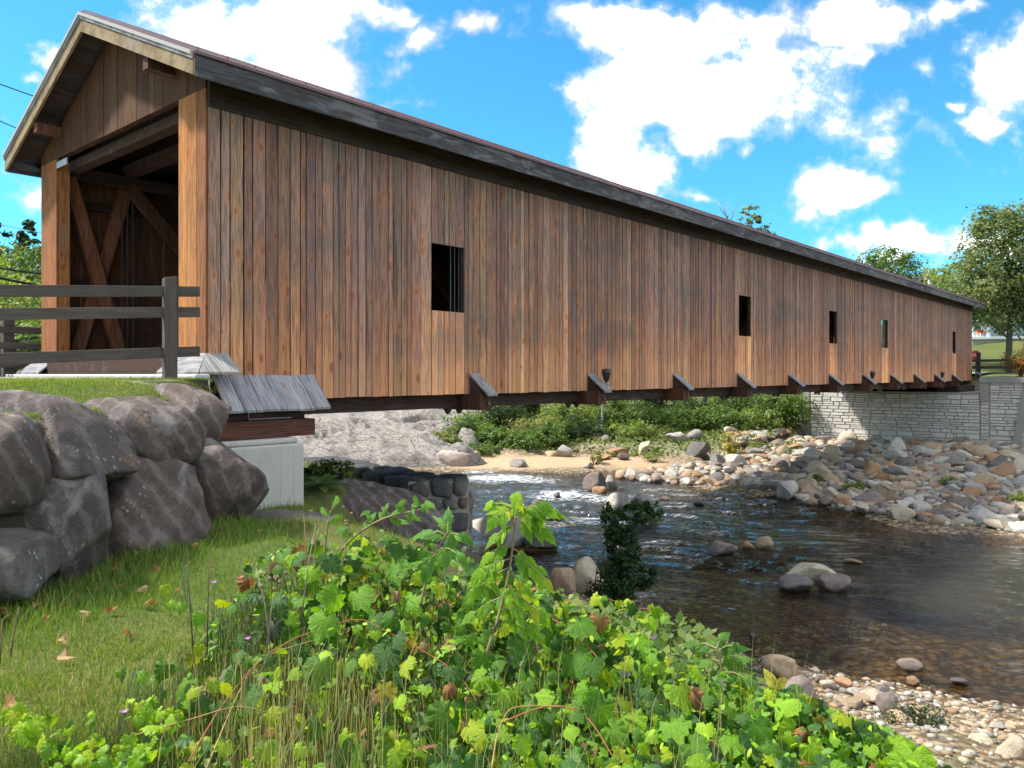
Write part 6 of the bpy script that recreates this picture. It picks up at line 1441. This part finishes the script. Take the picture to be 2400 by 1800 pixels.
P_ = np.stack([(px - 1200) / 1850 * Yd, Yd, EYE - (py - 877) / 1850 * Yd - .12], 1); ang = r.uniform(0, 6.28, n); hh = r.uniform(.14, .36, n)
ax_ = np.stack([np.cos(ang), np.sin(ang), 0*ang], 1) * .0028; ay_ = np.stack([r.normal(0, .6, n), r.normal(0, .4, n), 0*ang], 1) * hh[:, None] * .5; az_ = np.stack([0*ang, 0*ang, hh], 1)
V, F, C = scatter(BT, BF, P_, ax_, ay_, az_, np.array([(.40,.33,.16),(.34,.29,.12),(.16,.2,.05),(.46,.4,.24)])[r.integers(0, 4, n)])
tag(link('straw_grass', fastmesh('straw_grass', V, F, C), 'grass_blade'), 'dry straw-coloured grass stems at the front of the thicket', 'grass', kind='stuff')
n = 26000; px = r.uniform(-60, 2160, n); tp = sil(px) + 30; py = tp + (1900 - tp) * r.random(n); Yd = 3.95 - 1.6 * np.clip((py - 1190) / 640, 0, 1.1) + r.uniform(.05, .45, n)
P_ = np.stack([(px - 1200) / 1850 * Yd, Yd, EYE - (py - 877) / 1850 * Yd - .16], 1); ang = r.uniform(0, 6.28, n); hh = r.uniform(.08, .22, n)
ax_ = np.stack([np.cos(ang), np.sin(ang), 0*ang], 1) * .0035; ay_ = np.stack([r.normal(0, .6, n), r.normal(0, .5, n), 0*ang], 1) * hh[:, None]; az_ = np.stack([0*ang, 0*ang, hh], 1)
V, F, C = scatter(BT, BF, P_, ax_, ay_, az_, np.array([(.06,.11,.03),(.08,.14,.035),(.05,.09,.03),(.2,.17,.07)])[r.integers(0, 4, n)])
tag(link('undergrowth_grass', fastmesh('undergrowth_grass', V, F, C), 'grass_blade'), 'green grass growing up through the vine thicket', 'grass', kind='stuff')
for i, (px, py, lab) in enumerate(((501,1368,'mauve knapweed flower left of the thicket, upper one'), (291,1672,'mauve knapweed flower low at the left of the thicket'), (580,1500,'mauve knapweed flower in the middle of the left thicket edge'))):
    q = pix(px, py, float(mound(px, py)) - .08); e = empty('knapweed', q); tag(e, lab, 'flower'); V = []; F = []
    for k in range(14):
        a = k / 14 * 6.28; c_, s_ = math.cos(a), math.sin(a); b = len(V); V += [(-.002*s_, .002*c_, 0), (.002*s_, -.002*c_, 0), (.016*c_, .016*s_, .012)]; F.append((b, b+1, b+2))
    link('petals', mesh('petals', V, F), 'flower', e); MB().tube([(0, 0, -.2), (0, 0, 0)], .0018, 4).build('stem', 'stem', e).color = (.12,.16,.07,1)
